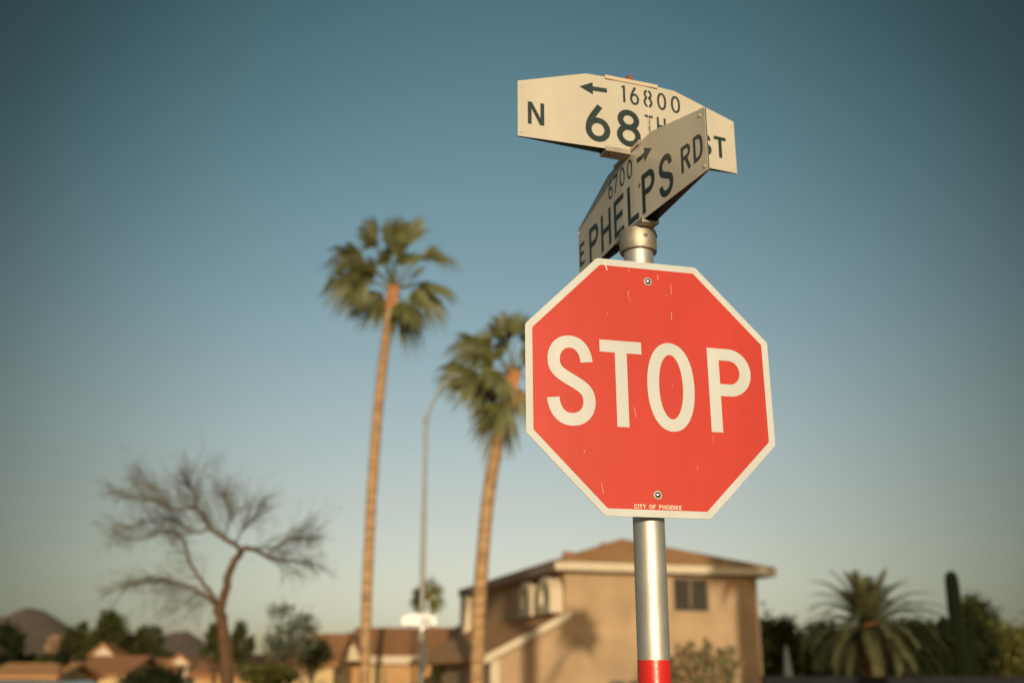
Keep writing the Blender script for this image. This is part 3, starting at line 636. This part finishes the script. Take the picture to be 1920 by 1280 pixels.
# the bare tree
def bare_tree():
    rng = random.Random(12); Y = 20.0; b0 = at(425,1345,Y); base = Vector((b0.x,b0.y,0)); r0 = tag(empty('bare_tree', base), 'leafless spreading tree with a brown forked trunk on the left', 'tree')
    k = Y/F
    def P(pts, dy): 
        return [at(u,v,Y+dy*j/(len(pts)-1))-base for j,(u,v) in enumerate(pts)]
    tr = MB(); tw = MB(); pod = MB()
    def limb(pts, rr_, dy, m=tr):
        q = P(pts, dy) if not isinstance(pts[0], Vector) else pts
        # catmull subdivision with a little wobble
        o = []
        for i in range(len(q)-1):
            a,b_,pa,pb_ = q[i],q[i+1],q[max(i-1,0)],q[min(i+2,len(q)-1)]
            for s in range(5):
                t = s/5; t2=t*t; t3=t2*t
                o.append(a*(2*t3-3*t2+1)+(b_-pa)*.5*(t3-2*t2+t)+b_*(-2*t3+3*t2)+(pb_-a)*.5*(t3-t2)+Vector((rng.gauss(0,.012),rng.gauss(0,.012),rng.gauss(0,.012))))
        o.append(q[-1]); n_ = len(o)
        m.tube(o, [rr_[0]+(rr_[1]-rr_[0])*i/(n_-1) for i in range(n_)], 7); return o
    T0 = [at(u,v,Y)-base for u,v in ((428,1345),(424,1270),(420,1200),(412,1138))]; T0[0].z = -.1
    limb(T0, (.14,.10), 0)
    A = limb([(412,1140),(424,1098),(432,1065),(453,1030)], (.085,.062), .3)
    def start(lst): return lst
    limbs = []
    limbs.append(limb([(453,1030),(478,1030),(500,1043),(530,1052),(560,1052),(592,1060)], (.050,.006), .8))
    limbs.append(limb([(453,1030),(420,1008),(395,990),(380,962),(362,952),(330,955),(300,945),(262,935),(225,928)], (.046,.004), -1.0))
    limbs.append(limb([(440,1018),(450,1000),(462,985),(474,968),(486,950)], (.02,.004), 1.0))
    limbs.append(limb([(410,1140),(392,1106),(366,1072),(352,1040),(345,1010),(330,1000),(300,1000),(262,1010),(225,1003)], (.040,.004), 1.2))
    limbs.append(limb([(408,1138),(390,1118),(370,1108),(345,1095),(318,1088),(295,1083),(262,1090),(222,1102)], (.042,.004), -1.2))
    limbs.append(limb([(395,990),(365,1000),(345,985),(325,975),(290,978),(245,985),(215,998)], (.022,.005), .8))
    limbs.append(limb([(362,952),(368,935),(360,918),(352,905)], (.012,.003), -.6))
    limbs.append(limb([(420,1008),(428,985),(436,968),(430,945),(420,928)], (.016,.003), .9))
    limbs.append(limb([(330,955),(305,930),(282,915),(255,905)], (.010,.003), .5))
    limbs.append(limb([(500,1043),(520,1025),(540,1015),(560,1010),(585,1012)], (.016,.004), -.7))
    C0 = at(425,1045,Y)-base
    def twig(p, d, l, r, depth):
        pts = [p.copy()]; n_ = 5
        for i in range(n_):
            d = (d + Vector((rng.gauss(0,.09),rng.gauss(0,.09),rng.gauss(0,.08)-.015))).normalized(); p = p+d*l/n_; pts.append(p.copy())
        tw.tube(pts, [r*(1-.8*i/n_) for i in range(n_+1)], 3, caps=False)
        if depth:
            for i in range(4 if depth > 1 else 4):
                q = pts[rng.randint(1,n_)]; dd = (d+Vector((rng.gauss(0,.42),rng.gauss(0,.42),rng.gauss(0,.38)))).normalized(); twig(q, dd, l*rng.uniform(.45,.75), r*.6, depth-1)
        elif rng.random() < .12:
            for _ in range(3):
                s = rng.uniform(.008,.018); q = Vector((rng.gauss(0,1),rng.gauss(0,1),rng.gauss(0,1))).normalized(); a = q.orthogonal(); b_ = q.cross(a); pp = p+Vector((rng.gauss(0,.03),rng.gauss(0,.03),rng.gauss(0,.03)))
                pod.face(pp-a*s, pp-b_*s*.5, pp+a*s, pp+b_*s*.5)
    for li, o in enumerate(limbs):
        n_ = len(o)
        for i in range(3, n_):
            for _ in range(2):
                p = o[i]; out_ = (p-C0); out_.normalize()
                tang = (o[min(i+1,n_-1)]-o[i-1]).normalized()
                fr_ = i/n_; d = (out_*.8+tang*.55+Vector((rng.gauss(0,.4),rng.gauss(0,.5),rng.gauss(.10,.38)))).normalized()
                twig(p, d, (.95-.62*fr_)*rng.uniform(.45,1.0), .0056, 2)
    tr.build('trunk', M['bark'], r0, smooth=True); tw.build('twigs', M['twig'], r0); pod.build('leaf_sprays', M['pod'], r0)
bare_tree()

# columnar cactus
def cactus(u, vtop, Y, label):
    top = at(u, vtop, Y); r0 = tag(empty('columnar_cactus', (top.x, top.y, 0)), label, 'cactus'); h = top.z; m = MB()
    def ribbed(mb, path, rs_, n=16):
        ph = [Vector(p) for p in path]; prev=None
        for k in range(1):
            pass
        i0 = len(mb.v)
        for j, (p, r_) in enumerate(zip(ph, rs_)):
            for q in range(n*2):
                a = math.pi*q/n; rr_ = r_*(1 if q % 2 else .84); mb.v.append((p.x+math.cos(a)*rr_, p.y+math.sin(a)*rr_, p.z))
        for j in range(len(ph)-1):
            for q in range(n*2): a = i0+j*2*n+q; b_ = i0+j*2*n+(q+1)%(2*n); mb.f.append((a,b_,b_+2*n,a+2*n))
    zs = [0,.5,1.2,2.2,3.2,4.2,h-.35,h-.15,h-.05,h]; ribbed(m, [(0,0,z) for z in zs], [.21,.24,.26,.27,.26,.25,.235,.20,.12,.01])
    m.build('stem', M['cactus'], r0, smooth=True)
    for sx, z0, z1, off in ((.34,1.2,3.05,.36),(-.44,2.9,3.72,.38)):
        m = MB(); m.tube([(0,0,z0),(sx*.55,0,z0-.02),(sx*.85,0,z0+.12),(sx,0,z0+.4)], [.10,.12,.14,.15], 14)
        ribbed(m, [(sx,0,z0+.38),(sx,0,(z0+z1)/2),(sx,0,z1-.2),(sx,0,z1-.05),(sx,0,z1)], [.19,.20,.18,.11,.01]); m.build('arm', M['cactus'], r0, smooth=True)
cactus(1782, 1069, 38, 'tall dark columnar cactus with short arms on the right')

# ------------------------------------------------------------------ the two storey house
HA = rad(17); HO = Vector((1.85, 38.0, 0))
house = tag(empty('two_storey_house', HO, HA), 'tan stucco two storey house with a hipped brown roof behind the stop sign', 'house')
HM = Matrix.Translation(HO) @ Matrix.Rotation(HA, 4, 'Z')
HI = HM.inverted(); NF = HM.to_3x3() @ Vector((0,-1,0)); NL = HM.to_3x3() @ Vector((-1,0,0))
def hf(u, v, y=0): p = HI @ hit(u, v, HM @ Vector((0,y,0)), NF); return p
WX, DY, EZ = 7.5, 12.4, 5.22
def hip(mb, x0, x1, y0, y1, z, rise, th=.06):
    w_ = (x1-x0)/2; xc = (x0+x1)/2; a = Vector((x0,y0,z)); b_ = Vector((x1,y0,z)); c = Vector((x1,y1,z)); d = Vector((x0,y1,z)); r1 = Vector((xc,y0+w_,z+rise)); r2 = Vector((xc,y1-w_,z+rise))
    mb.face(a,b_,r1); mb.face(b_,c,r2,r1); mb.face(c,d,r2); mb.face(d,a,r1,r2)
    mb.face(d,c,b_,a)
m = MB(); wv = hf(1262,1083); wv2 = hf(1330,1146)
wx0, wx1, wz0, wz1 = wv.x, wv2.x, wv2.z, wv.z
# front wall with a window opening, then the other three walls
m.box((0,0,-.2),(wx0,.2,EZ)); m.box((wx1,0,-.2),(WX,.2,EZ)); m.box((wx0+.0005,0,-.2),(wx1-.0005,.2,wz0)); m.box((wx0+.0005,0,wz1),(wx1-.0005,.2,EZ))
m.box((0,.2005,-.2),(.2,DY,EZ)); m.box((WX-.2,.2005,-.2),(WX,DY,EZ)); m.box((.2005,DY-.2,-.2),(WX-.2005,DY,EZ))
m.build('wall', M['stucco'], house)
m = MB(); OV = .55; hip(m, -OV-.02, WX+OV+.02, -OV-.02, DY+OV+.02, EZ+.31, 1.42); roof = m.build('roof', M['roofh'], house)
m = MB(); t = .04
m.box((-OV,-OV,EZ+.02),(WX+OV,-OV+t,EZ+.30)); m.build('fascia', M['trim'], house)
m = MB(); m.box((-OV,-OV+t+.002,EZ+.02),(-OV+t,DY+OV-t,EZ+.30)); m.box((WX+OV-t,-OV+t+.002,EZ+.02),(WX+OV,DY+OV-t,EZ+.30)); m.box((-OV,DY+OV-t+.002,EZ+.02),(WX+OV,DY+OV,EZ+.30))
tag(m.build('fascia', M['dkwood'], house), 'weathered brown side fascia')
m = MB(); m.box((-OV+.05,-OV+.05,EZ+.003),(WX+OV-.05,DY+OV-.05,EZ+.018)); m.build('soffit', M['dkwood'], house)
for x, y, z, s in ((2.2,6.0,EZ+1.15,.32),(2.9,3.6,EZ+1.25,.16)):
    m = MB(); m.box((x,y,z-.5),(x+s,y+s,z+.22)); m.box((x-.04,y-.04,z+.222),(x+s+.04,y+s+.04,z+.27)); m.build('roof_vent', M['roof'], roof)
# window in the front wall
win = MB(); fw = .06
win.box((wx0,.08,wz0),(wx1,.13,wz0+fw)); win.box((wx0,.08,wz1-fw),(wx1,.13,wz1)); win.box((wx0,.0801,wz0+fw),(wx0+fw,.1299,wz1-fw)); win.box((wx1-fw,.0801,wz0+fw),(wx1,.1299,wz1-fw))
xc = (wx0+wx1)/2; win.box((xc-.03,.0802,wz0+fw),(xc+.03,.1298,wz1-fw))
wn = win.build('window', M['frame'], house)
m = MB(); m.box((wx0+fw,.10,wz0+fw),(wx1-fw,.105,wz1-fw)); m.build('pane', M['glass'], wn)
m = MB(); 
for k in range(3):
    x = xc-.05+.05*k; m.tube([(x,.075,wz0+.2),(x,.075,wz1-.1)], .018, 6)
m.build('curtain', M['curtain'], wn)
m = MB(); m.box((wx0-.05,-.04,wz0-.07),(wx1+.05,.10,wz0-.002)); m.build('sill', M['stucco'], wn)
# arched window bays on the left wall
def arch_bay(y0, y1, z0, z1, dep):
    w_ = (y1-y0); yc = (y0+y1)/2; R0 = w_/2; R1 = w_/2-.30
    zs = z1-R0
    outer = [(y0,z0),(y1,z0),(y1,zs)]+[(yc+R0*math.cos(a*math.pi/16), zs+R0*math.sin(a*math.pi/16)) for a in range(1,16)]+[(y0,zs)]
    zi = z0+.30; inner = [(yc-R1,zi),(yc+R1,zi),(yc+R1,zs)]+[(yc+R1*math.cos(a*math.pi/16), zs+R1*math.sin(a*math.pi/16)) for a in range(1,16)]+[(yc-R1,zs)]
    m = MB(); n_ = len(outer)
    for k in range(n_):
        j = (k+1) % n_; (a,b_),(c,d) = outer[k],outer[j]; (e,f),(g_,h_) = inner[k],inner[j]
        m.face((-dep,a,b_),(-dep,c,d),(-dep,g_,h_),(-dep,e,f)); m.face((-dep,a,b_),(.02,a,b_),(.02,c,d),(-dep,c,d)); m.face((-dep,e,f),(-dep,g_,h_),(-.02,g_,h_),(-.02,e,f))
    bay = m.build('arched_window', M['trim'], house)
    m = MB(); m.face(*[(-.02+.002,a,b_) for a,b_ in inner]); m.build('pane', M['glass'], bay)
arch_bay(.25, 1.70, 3.85, 5.12, .48); arch_bay(2.55, 4.0, 3.85, 5.12, .48)
m = MB(); m.box((-.62,11.6,3.3),(-.002,12.3,5.15)); m.build('corner_pier', M['trim'], house)
# lean-to wing on the left with a sloping cream barge board
LX = -3.0; z_lo, z_hi = 2.22, 3.72
m = MB(); m.prism([(LX+.35,-.2),(-.001,-.2),(-.001,z_hi-.02),(LX+.35,z_lo+.10)], .0, 9.0, lambda x,y,d: Vector((x,d,y))); m.build('side_wing_wall', M['stucco'], house)
m = MB(); m.prism([(LX-.1,z_lo-.02),(-.003,z_hi+.03),(-.003,z_hi+.15),(LX-.1,z_lo+.10)], -.35, 11.5, lambda x,y,d: Vector((x,d,y))); m.build('side_wing_roof', M['roofh'], house)
m = MB(); m.prism([(LX-.12,z_lo-.16),(.10,z_hi-.06),(.10,z_hi+.20),(LX-.12,z_lo+.12)], -.40, -.352, lambda x,y,d: Vector((x,d,y))); m.build('barge_board', M['trim'], house)
m = MB(); m.box((LX+.30,-.06,-.2),(LX+.62,-.002,z_lo+.05)); m.build('corner_post', M['trim'], house)
p = hf(1158,1278); m = MB(); m.box((p.x-.28,-.14,p.z-.5),(p.x+.22,-.002,p.z+.04)); m.box((p.x-.22,-.16,p.z-.3),(p.x+.12,-.1405,p.z-.02)); m.build('meter_box', M['frame'], house)
p = hf(1412,1200); m = MB(); m.tube([(WX-.12,-.06,0),(WX-.12,-.06,EZ-.1),(WX-.12,-.4,EZ+.05)], .04, 8); m.build('downpipe', M['dkwood'], house)

# ------------------------------------------------------------------ single storey houses
def gable_house(name, u0, u1, vr, ve, Y, label, wall='stucco2', roof='roof', depth=8, slope=None, fas='trim', hgt=None, fh=.25):
    """ridge row vr, eave row ve, front eave from u0 to u1 at distance Y"""
    e0 = at(u0, ve, Y); e1 = at(u1, ve, Y); zb = gz((e0.x+e1.x)/2, Y+2); L_ = e1.x-e0.x
    r0 = tag(empty(name, (e0.x, Y, zb)), label, 'house', 'low single storey houses'); ze = e0.z-zb
    half = depth/2; zr = at((u0+u1)/2, vr, Y+half).z - zb; 
    m = MB(); m.box((.3,.5,-.3),(L_-.3,depth-.5,ze-.02)); m.build('wall', M[wall], r0)
    for x in (.3, L_-.34):
        gm = MB(); gm.face((x,.5,ze-.02),(x,depth-.5,ze-.02),(x,half,zr-.15)); gm.build('gable', M[wall], r0)
    m = MB(); th = .12
    m.prism([(0,ze),(half,zr),(depth,ze),(depth,ze+th),(half,zr+th),(0,ze+th)], 0, L_, lambda x,y,d: Vector((d,x,y))); m.build('roof', M[roof], r0)
    if fas:
        m = MB(); m.box((0,-.04,ze-fh+.08),(L_,-.002,ze+.10)); m.build('fascia', M[fas], r0)
    return r0, ze, zr, L_, half
h2, ze2, zr2, L2, hf2 = gable_house('single_storey_house', 640, 960, 1180, 1233, 56, 'single storey house with an orange brown roof and cream fascia behind the two palms', depth=9, fh=.36)
# small cream gable at its left end with a front facing dormer roof
a0 = at(637,1240,54.5); bz = a0.z
gb = MB(); gx = a0.x-(h2.location.x)
def gp(L, y=54.5): return [((at(u,v,y)-h2.location).x, (at(u,v,y)-h2.location).z) for u, v in L]
yA = 54.5-h2.location.y
gb.prism(gp([(642,1238),(677,1238),(664,1206),(654,1190),(645,1195)]), yA, yA+.25, lambda x,y,d: Vector((x,d,y))); gd = gb.build('gable_panel', M['trim'], h2)
m = MB(); m.prism(gp([(638,1242),(640,1194),(654,1184),(668,1204),(684,1240),(679,1240),(664,1206),(654,1190),(645,1195),(643,1242)]), yA-.25, yA+2.5, lambda x,y,d: Vector((x,d,y))); m.build('gable_roof', M['roofd'], h2)
m = MB(); q0 = at(676,1250,54.6)-h2.location; q1 = at(716,1330,54.6)-h2.location; m.box((q0.x,q0.y,q1.z),(q1.x,q0.y+.6,q0.z)); m.build('porch_wall', M['stuccoy'], h2)
gable_house('single_storey_house', 556, 634, 1192, 1249, 50, 'pale yellow walled house with a reddish roof left of the taller palm trunk', wall='stuccoy', roof='roof', depth=7, fas=None)
gable_house('single_storey_house', 470, 600, 1226, 1252, 62, 'low brown roofed house behind the wispy tree', wall='stucco', roof='roofd', depth=8, fas=None)
gable_house('single_storey_house', 350, 478, 1230, 1268, 58, 'orange roofed house behind the bare tree trunk', wall='stucco2', roof='roof', depth=8, fas=None)
gable_house('single_storey_house', 225, 330, 1236, 1262, 68, 'small brown roofed house behind the dome shaped shrub', wall='trim', roof='roof', depth=8, fas=None)
gable_house('single_storey_house', 122, 236, 1232, 1268, 60, 'dark reddish roofed house right of the thin dark tree', wall='stuccoy', roof='roof', depth=8, fas=None)
gable_house('single_storey_house', -40, 108, 1246, 1271, 54, 'ochre roofed house in the bottom left corner', wall='stuccoy', roof='roofh', depth=6, fas=None)
def gable_front(u, v, Y, wpx, hpx, label):
    c = at(u, v, Y); k = Y/F; z0 = gz(c.x, Y); r0 = tag(empty('gabled_house', (c.x, Y, z0)), label, 'house'); w_ = wpx*k/2; h_ = hpx*k/2; zc = c.z-z0
    m = MB(); m.prism([(-w_,-.3),(w_,-.3),(w_,zc-h_*.3),(0,zc+h_),(-w_,zc-h_*.3)], 0, 6, lambda x,y,d: Vector((x,d,y))); m.build('wall', M['trim'], r0)
    m = MB(); m.prism([(-w_-.3,zc-h_*.3-.25),(0,zc+h_+.02),(w_+.3,zc-h_*.3-.25),(w_+.3,zc-h_*.3-.1),(0,zc+h_+.2),(-w_-.3,zc-h_*.3-.1)], -.3, 6.3, lambda x,y,d: Vector((x,d,y))); m.build('roof', M['roof'], r0)
gable_front(194, 1222, 74, 34, 22, 'white gable end showing above the reddish roofs on the left')
gable_front(338, 1238, 70, 28, 14, 'cream gable end in front of the rounded hill')
tree('thin_tree', 118, 1232, 50, 13, 16, M['lv_dark'], 'thin dark tree standing between two roofs at lower left', seed=61, size=.09, n=900)

# vehicle whose roof shows at the bottom edge
def vehicle(u, v, Y, label):
    c = at(u, v, Y); z0 = c.z-1.72; z0 = max(-.3, min(z0, .3)); r0 = tag(empty('parked_car', (c.x, Y, z0), rad(6)), label, 'car')
    pr = [(-2.3,.35),(2.3,.35),(2.32,.8),(2.2,1.0),(1.25,1.12),(.65,1.68),(-1.9,1.72),(-2.25,1.1),(-2.34,.7)]
    m = MB(); m.prism(pr, -.92, .92, lambda x,y,d: Vector((x,d,y))); b_ = m.build('body', M['carp'], r0, bevel=.07)
    for s in (-1,1):
        m = MB(); m.prism([(-1.95,1.12),(1.05,1.12),(.58,1.6),(-1.8,1.62)], s*.921, s*.928, lambda x,y,d: Vector((x,d,y))); m.build('side_window', M['glass'], r0)
        for x in (-1.45,1.45):
            m = MB(); T = Matrix.Translation((x,s*.84,.35)) @ Matrix.Rotation(math.pi/2,4,'X'); m.lathe([(0,-.11),(.35,-.11),(.35,.11),(0,.11)], 24, T); m.build('wheel', M['tyre'], r0)
vehicle(112, 1273, 30, 'blue grey vehicle of which only the roof shows at the bottom left')

# ------------------------------------------------------------------ garden wall and parasol on the right
a = at(1434,1267,29); b_ = at(2000,1266,31)
wl = MB(); d = (b_-a); ang = math.atan2(d.y, d.x); Ln = math.hypot(d.x,d.y); r0 = tag(empty('garden_wall', (a.x,a.y,0), ang), 'dark grey block wall along the bottom right edge', 'wall')
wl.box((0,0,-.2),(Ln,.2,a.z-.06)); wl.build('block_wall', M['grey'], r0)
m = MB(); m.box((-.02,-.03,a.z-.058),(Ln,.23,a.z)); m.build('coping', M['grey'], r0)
p = at(1473,1208,42); r0 = tag(empty('folded_parasol', (p.x,p.y,0)), 'grey folded parasol beside the house corner', 'parasol')
m = MB(); m.tube([(0,0,0),(0,0,p.z)], .025, 8); m.build('pole', M['steel'], r0)
m = MB(); m.lathe([(.02,p.z),(.10,p.z-.3),(.17,p.z-.9),(.24,p.z-1.5),(.26,p.z-1.75),(.05,p.z-1.7)], 14); m.build('canopy', M['gcloth'], r0, smooth=True)
m = MB(); m.lathe([(0,0),(.28,0),(.28,.08),(0,.1)], 20); m.build('base', M['grey'], r0)

# ------------------------------------------------------------------ street lamp
def lamp():
    Y = 31; b0 = at(787,1330,Y); r0 = tag(empty('street_lamp', (b0.x,Y,0)), 'tall grey street lamp with a curved arm between the two palms', 'street lamp')
    t = at(799,786,Y)-Vector((b0.x,Y,0)); mid = at(795,950,Y)-Vector((b0.x,Y,0)); x = t.x
    m = MB(); m.tube([(0,0,-.1),(mid.x*.8,0,mid.z)], [.085,.072], 14); m.tube([(mid.x*.8,0,mid.z),(x,0,t.z)], [.058,.05], 12); m.build('pole', M['steel'], r0, smooth=True)
    m = MB(); m.lathe([(.065,t.z-.12),(.075,t.z-.1),(.075,t.z+.05),(.04,t.z+.1),(0,t.z+.12)], 14, Matrix.Translation((x,0,0))); m.build('pole_cap', M['steel'], r0, smooth=True)
    ar = [at(u,v,Y)-Vector((b0.x,Y,0)) for u,v in ((800,790),(808,764),(820,738),(834,720),(846,711))]
    m = MB(); m.tube(ar, [.045,.042,.04,.036,.034], 10); m.build('arm', M['steel'], r0, smooth=True)
    c = at(852,706,Y)-Vector((b0.x,Y,0)); m = MB()
    prof = [(-.24,.03,.03),(-.18,.10,.06),(-.05,.13,.08),(.10,.13,.075),(.20,.09,.05),(.24,.03,.02)]
    n_ = 12; i0 = 0
    for x_, ry_, rz_ in prof:
        for q in range(n_): a_ = 2*math.pi*q/n_; m.v.append((c.x+x_, c.y+ry_*math.cos(a_), c.z+rz_*math.sin(a_)))
    for k in range(len(prof)-1):
        for q in range(n_): a_ = k*n_+q; b_ = k*n_+(q+1)%n_; m.f.append((a_,b_,b_+n_,a_+n_))
    m.build('luminaire', M['steel'], r0, smooth=True)
lamp()

# ------------------------------------------------------------------ second sign post down the street
def far_sign():
    Y = 27; b0 = at(788,1330,Y); r0 = tag(empty('distant_sign_post', (b0.x,Y,0)), 'distant sign post with bright white street name blades, seen in front of the clay roof', 'street sign')
    top = at(789,1148,Y).z; m = MB(); m.lathe([(.03,-.1),(.03,top-.22),(0,top-.22)], 16); m.build('pole', M['steel'], r0, smooth=True)
    m = MB(); m.lathe([(.045,top-.42),(.045,top-.26),(0,top-.26)], 16); m.build('collar', M['boltm'], r0, smooth=True)
    for rz, z, w_ in ((rad(6),top-.30,.42),(rad(-38),top-.52+.02,.40)):
        m = MB(); q = [(-w_,0),(w_,0),(w_,.20),(w_*.45,.27),(-w_*.45,.27),(-w_,.20)]
        if rz < 0: z = top-.34; q = [(x_,y_-.02) for x_, y_ in q]
        R3 = Matrix.Rotation(rz,3,'Z'); m.prism(q, -.02 if rz > 0 else -.05, .0 if rz > 0 else -.035, lambda x,y,d: R3 @ Vector((x-.08,d,z+y))); m.build('street_name_blade', M['white'], r0)
    R3 = Matrix.Rotation(rad(80),3,'Z'); m = MB(); zc = top-1.02; m.prism(octagon(.38), -.06, -.056, lambda x,y,d: R3 @ Vector((x,d,zc+y))); tag(m.build('stop_panel', M['alu'], r0), 'octagonal panel seen edge on')
    for z in (zc+.3, zc-.02, zc-.28):
        m = MB(); m.lathe([(0,-.035),(.035,-.03),(.04,0),(.035,.03),(0,.035)], 16, Matrix.Translation((.03,-.045,z))); m.build('clamp', M['boltm'], r0, smooth=True)
far_sign()

# ------------------------------------------------------------------ hills on the horizon
def hill(prof, Y, seed, label=None):
    rng = random.Random(seed); g_ = MB(); K = 60; J = 14
    us = [prof[0][0]+(prof[-1][0]-prof[0][0])*i/K for i in range(K+1)]
    def ht(u):
        for (a,x),(b_,y) in zip(prof, prof[1:]):
            if a <= u <= b_: t = (u-a)/(b_-a); return x+(y-x)*t
        return prof[-1][1]
    ridge = []
    for u in us: p = at(u, ht(u), Y); ridge.append((p.x, max(p.z,0)))
    for j in range(J+1):
        t = j/J; f = 1-t**1.2
        for sgn in (1,): 
            for i,(x,z) in enumerate(ridge):
                g_.v.append((x, Y-700*t*1.0 + rng.gauss(0,8)*(t>0), z*f*(1+ (rng.gauss(0,.05) if 0<t<1 else 0))-3*(t>=1)))
    n_ = K+1
    for j in range(J):
        for i in range(K): a = j*n_+i; g_.f.append((a,a+n_,a+n_+1,a+1))
    base = len(g_.v)
    for i,(x,z) in enumerate(ridge): g_.v.append((x, Y+700, -3))
    for i in range(K): g_.f.append((i,i+1,base+i+1,base+i))
    return tag(g_.build('hill', M['hill'], smooth=True), kind='structure')
hill([(-150,1262),(-60,1215),(0,1172),(25,1163),(55,1158),(78,1141),(98,1154),(118,1172),(140,1190),(190,1225),(260,1266)], 2200, 1)
hill([(250,1268),(285,1215),(310,1195),(338,1184),(355,1185),(375,1196),(402,1215),(470,1240),(560,1266)], 2900, 2)

# ------------------------------------------------------------------ trees beside and behind the camera that shade the house
def off_palm(x, y, h, label, seed, tr_=.2, R_=.9, pet=1.0, lean=0):
    rng = random.Random(seed); r0 = tag(empty('fan_palm', (x,y,0)), label, 'palm tree', 'fan palms')
    t = MB(); t.tube([(lean,0,-.1),(lean*.62,0,h*.5),(lean*.25,0,h*.8),(0,0,h)], [tr_*1.1,tr_,tr_*.9,tr_*.8], 10); t.build('trunk', M['palmbark'], r0)
    cr = MB()
    for i in range(22):
        az = i*2.4; el = rad(75-120*i/22); fanleaf(cr, (0,0,h), (math.cos(az)*math.cos(el),math.sin(az)*math.cos(el),math.sin(el)), pet, R_, rng, max(0,.7-el*.5), 14)
    cr.build('crown', M['frond'], r0)
sx, sy = SD.x/SD.y, SD.z/-SD.y     # per metre towards -Y: x shift and rise
def caster(wx, wy, wz, ycast): return wx + (ycast-wy)*sx, wz + (wy-ycast)*sy
x, z = caster(2.25, 38.2, 3.2, -8); off_palm(x, -8, z, 'fan palm behind the camera whose crown shades the house front', 71, .09, .50, .50, lean=-4.5)
x, z = caster(.6, 37.6, 3.2, -3); off_palm(x, -3, z+4, 'fan palm behind the camera whose trunk shades the side wing', 72, .30)
x, z = caster(8.55, 40.0, 5.6, 2); off_palm(x, 2, z+.3, 'fan palm right of the camera that shades the right corner of the house', 73, .46)
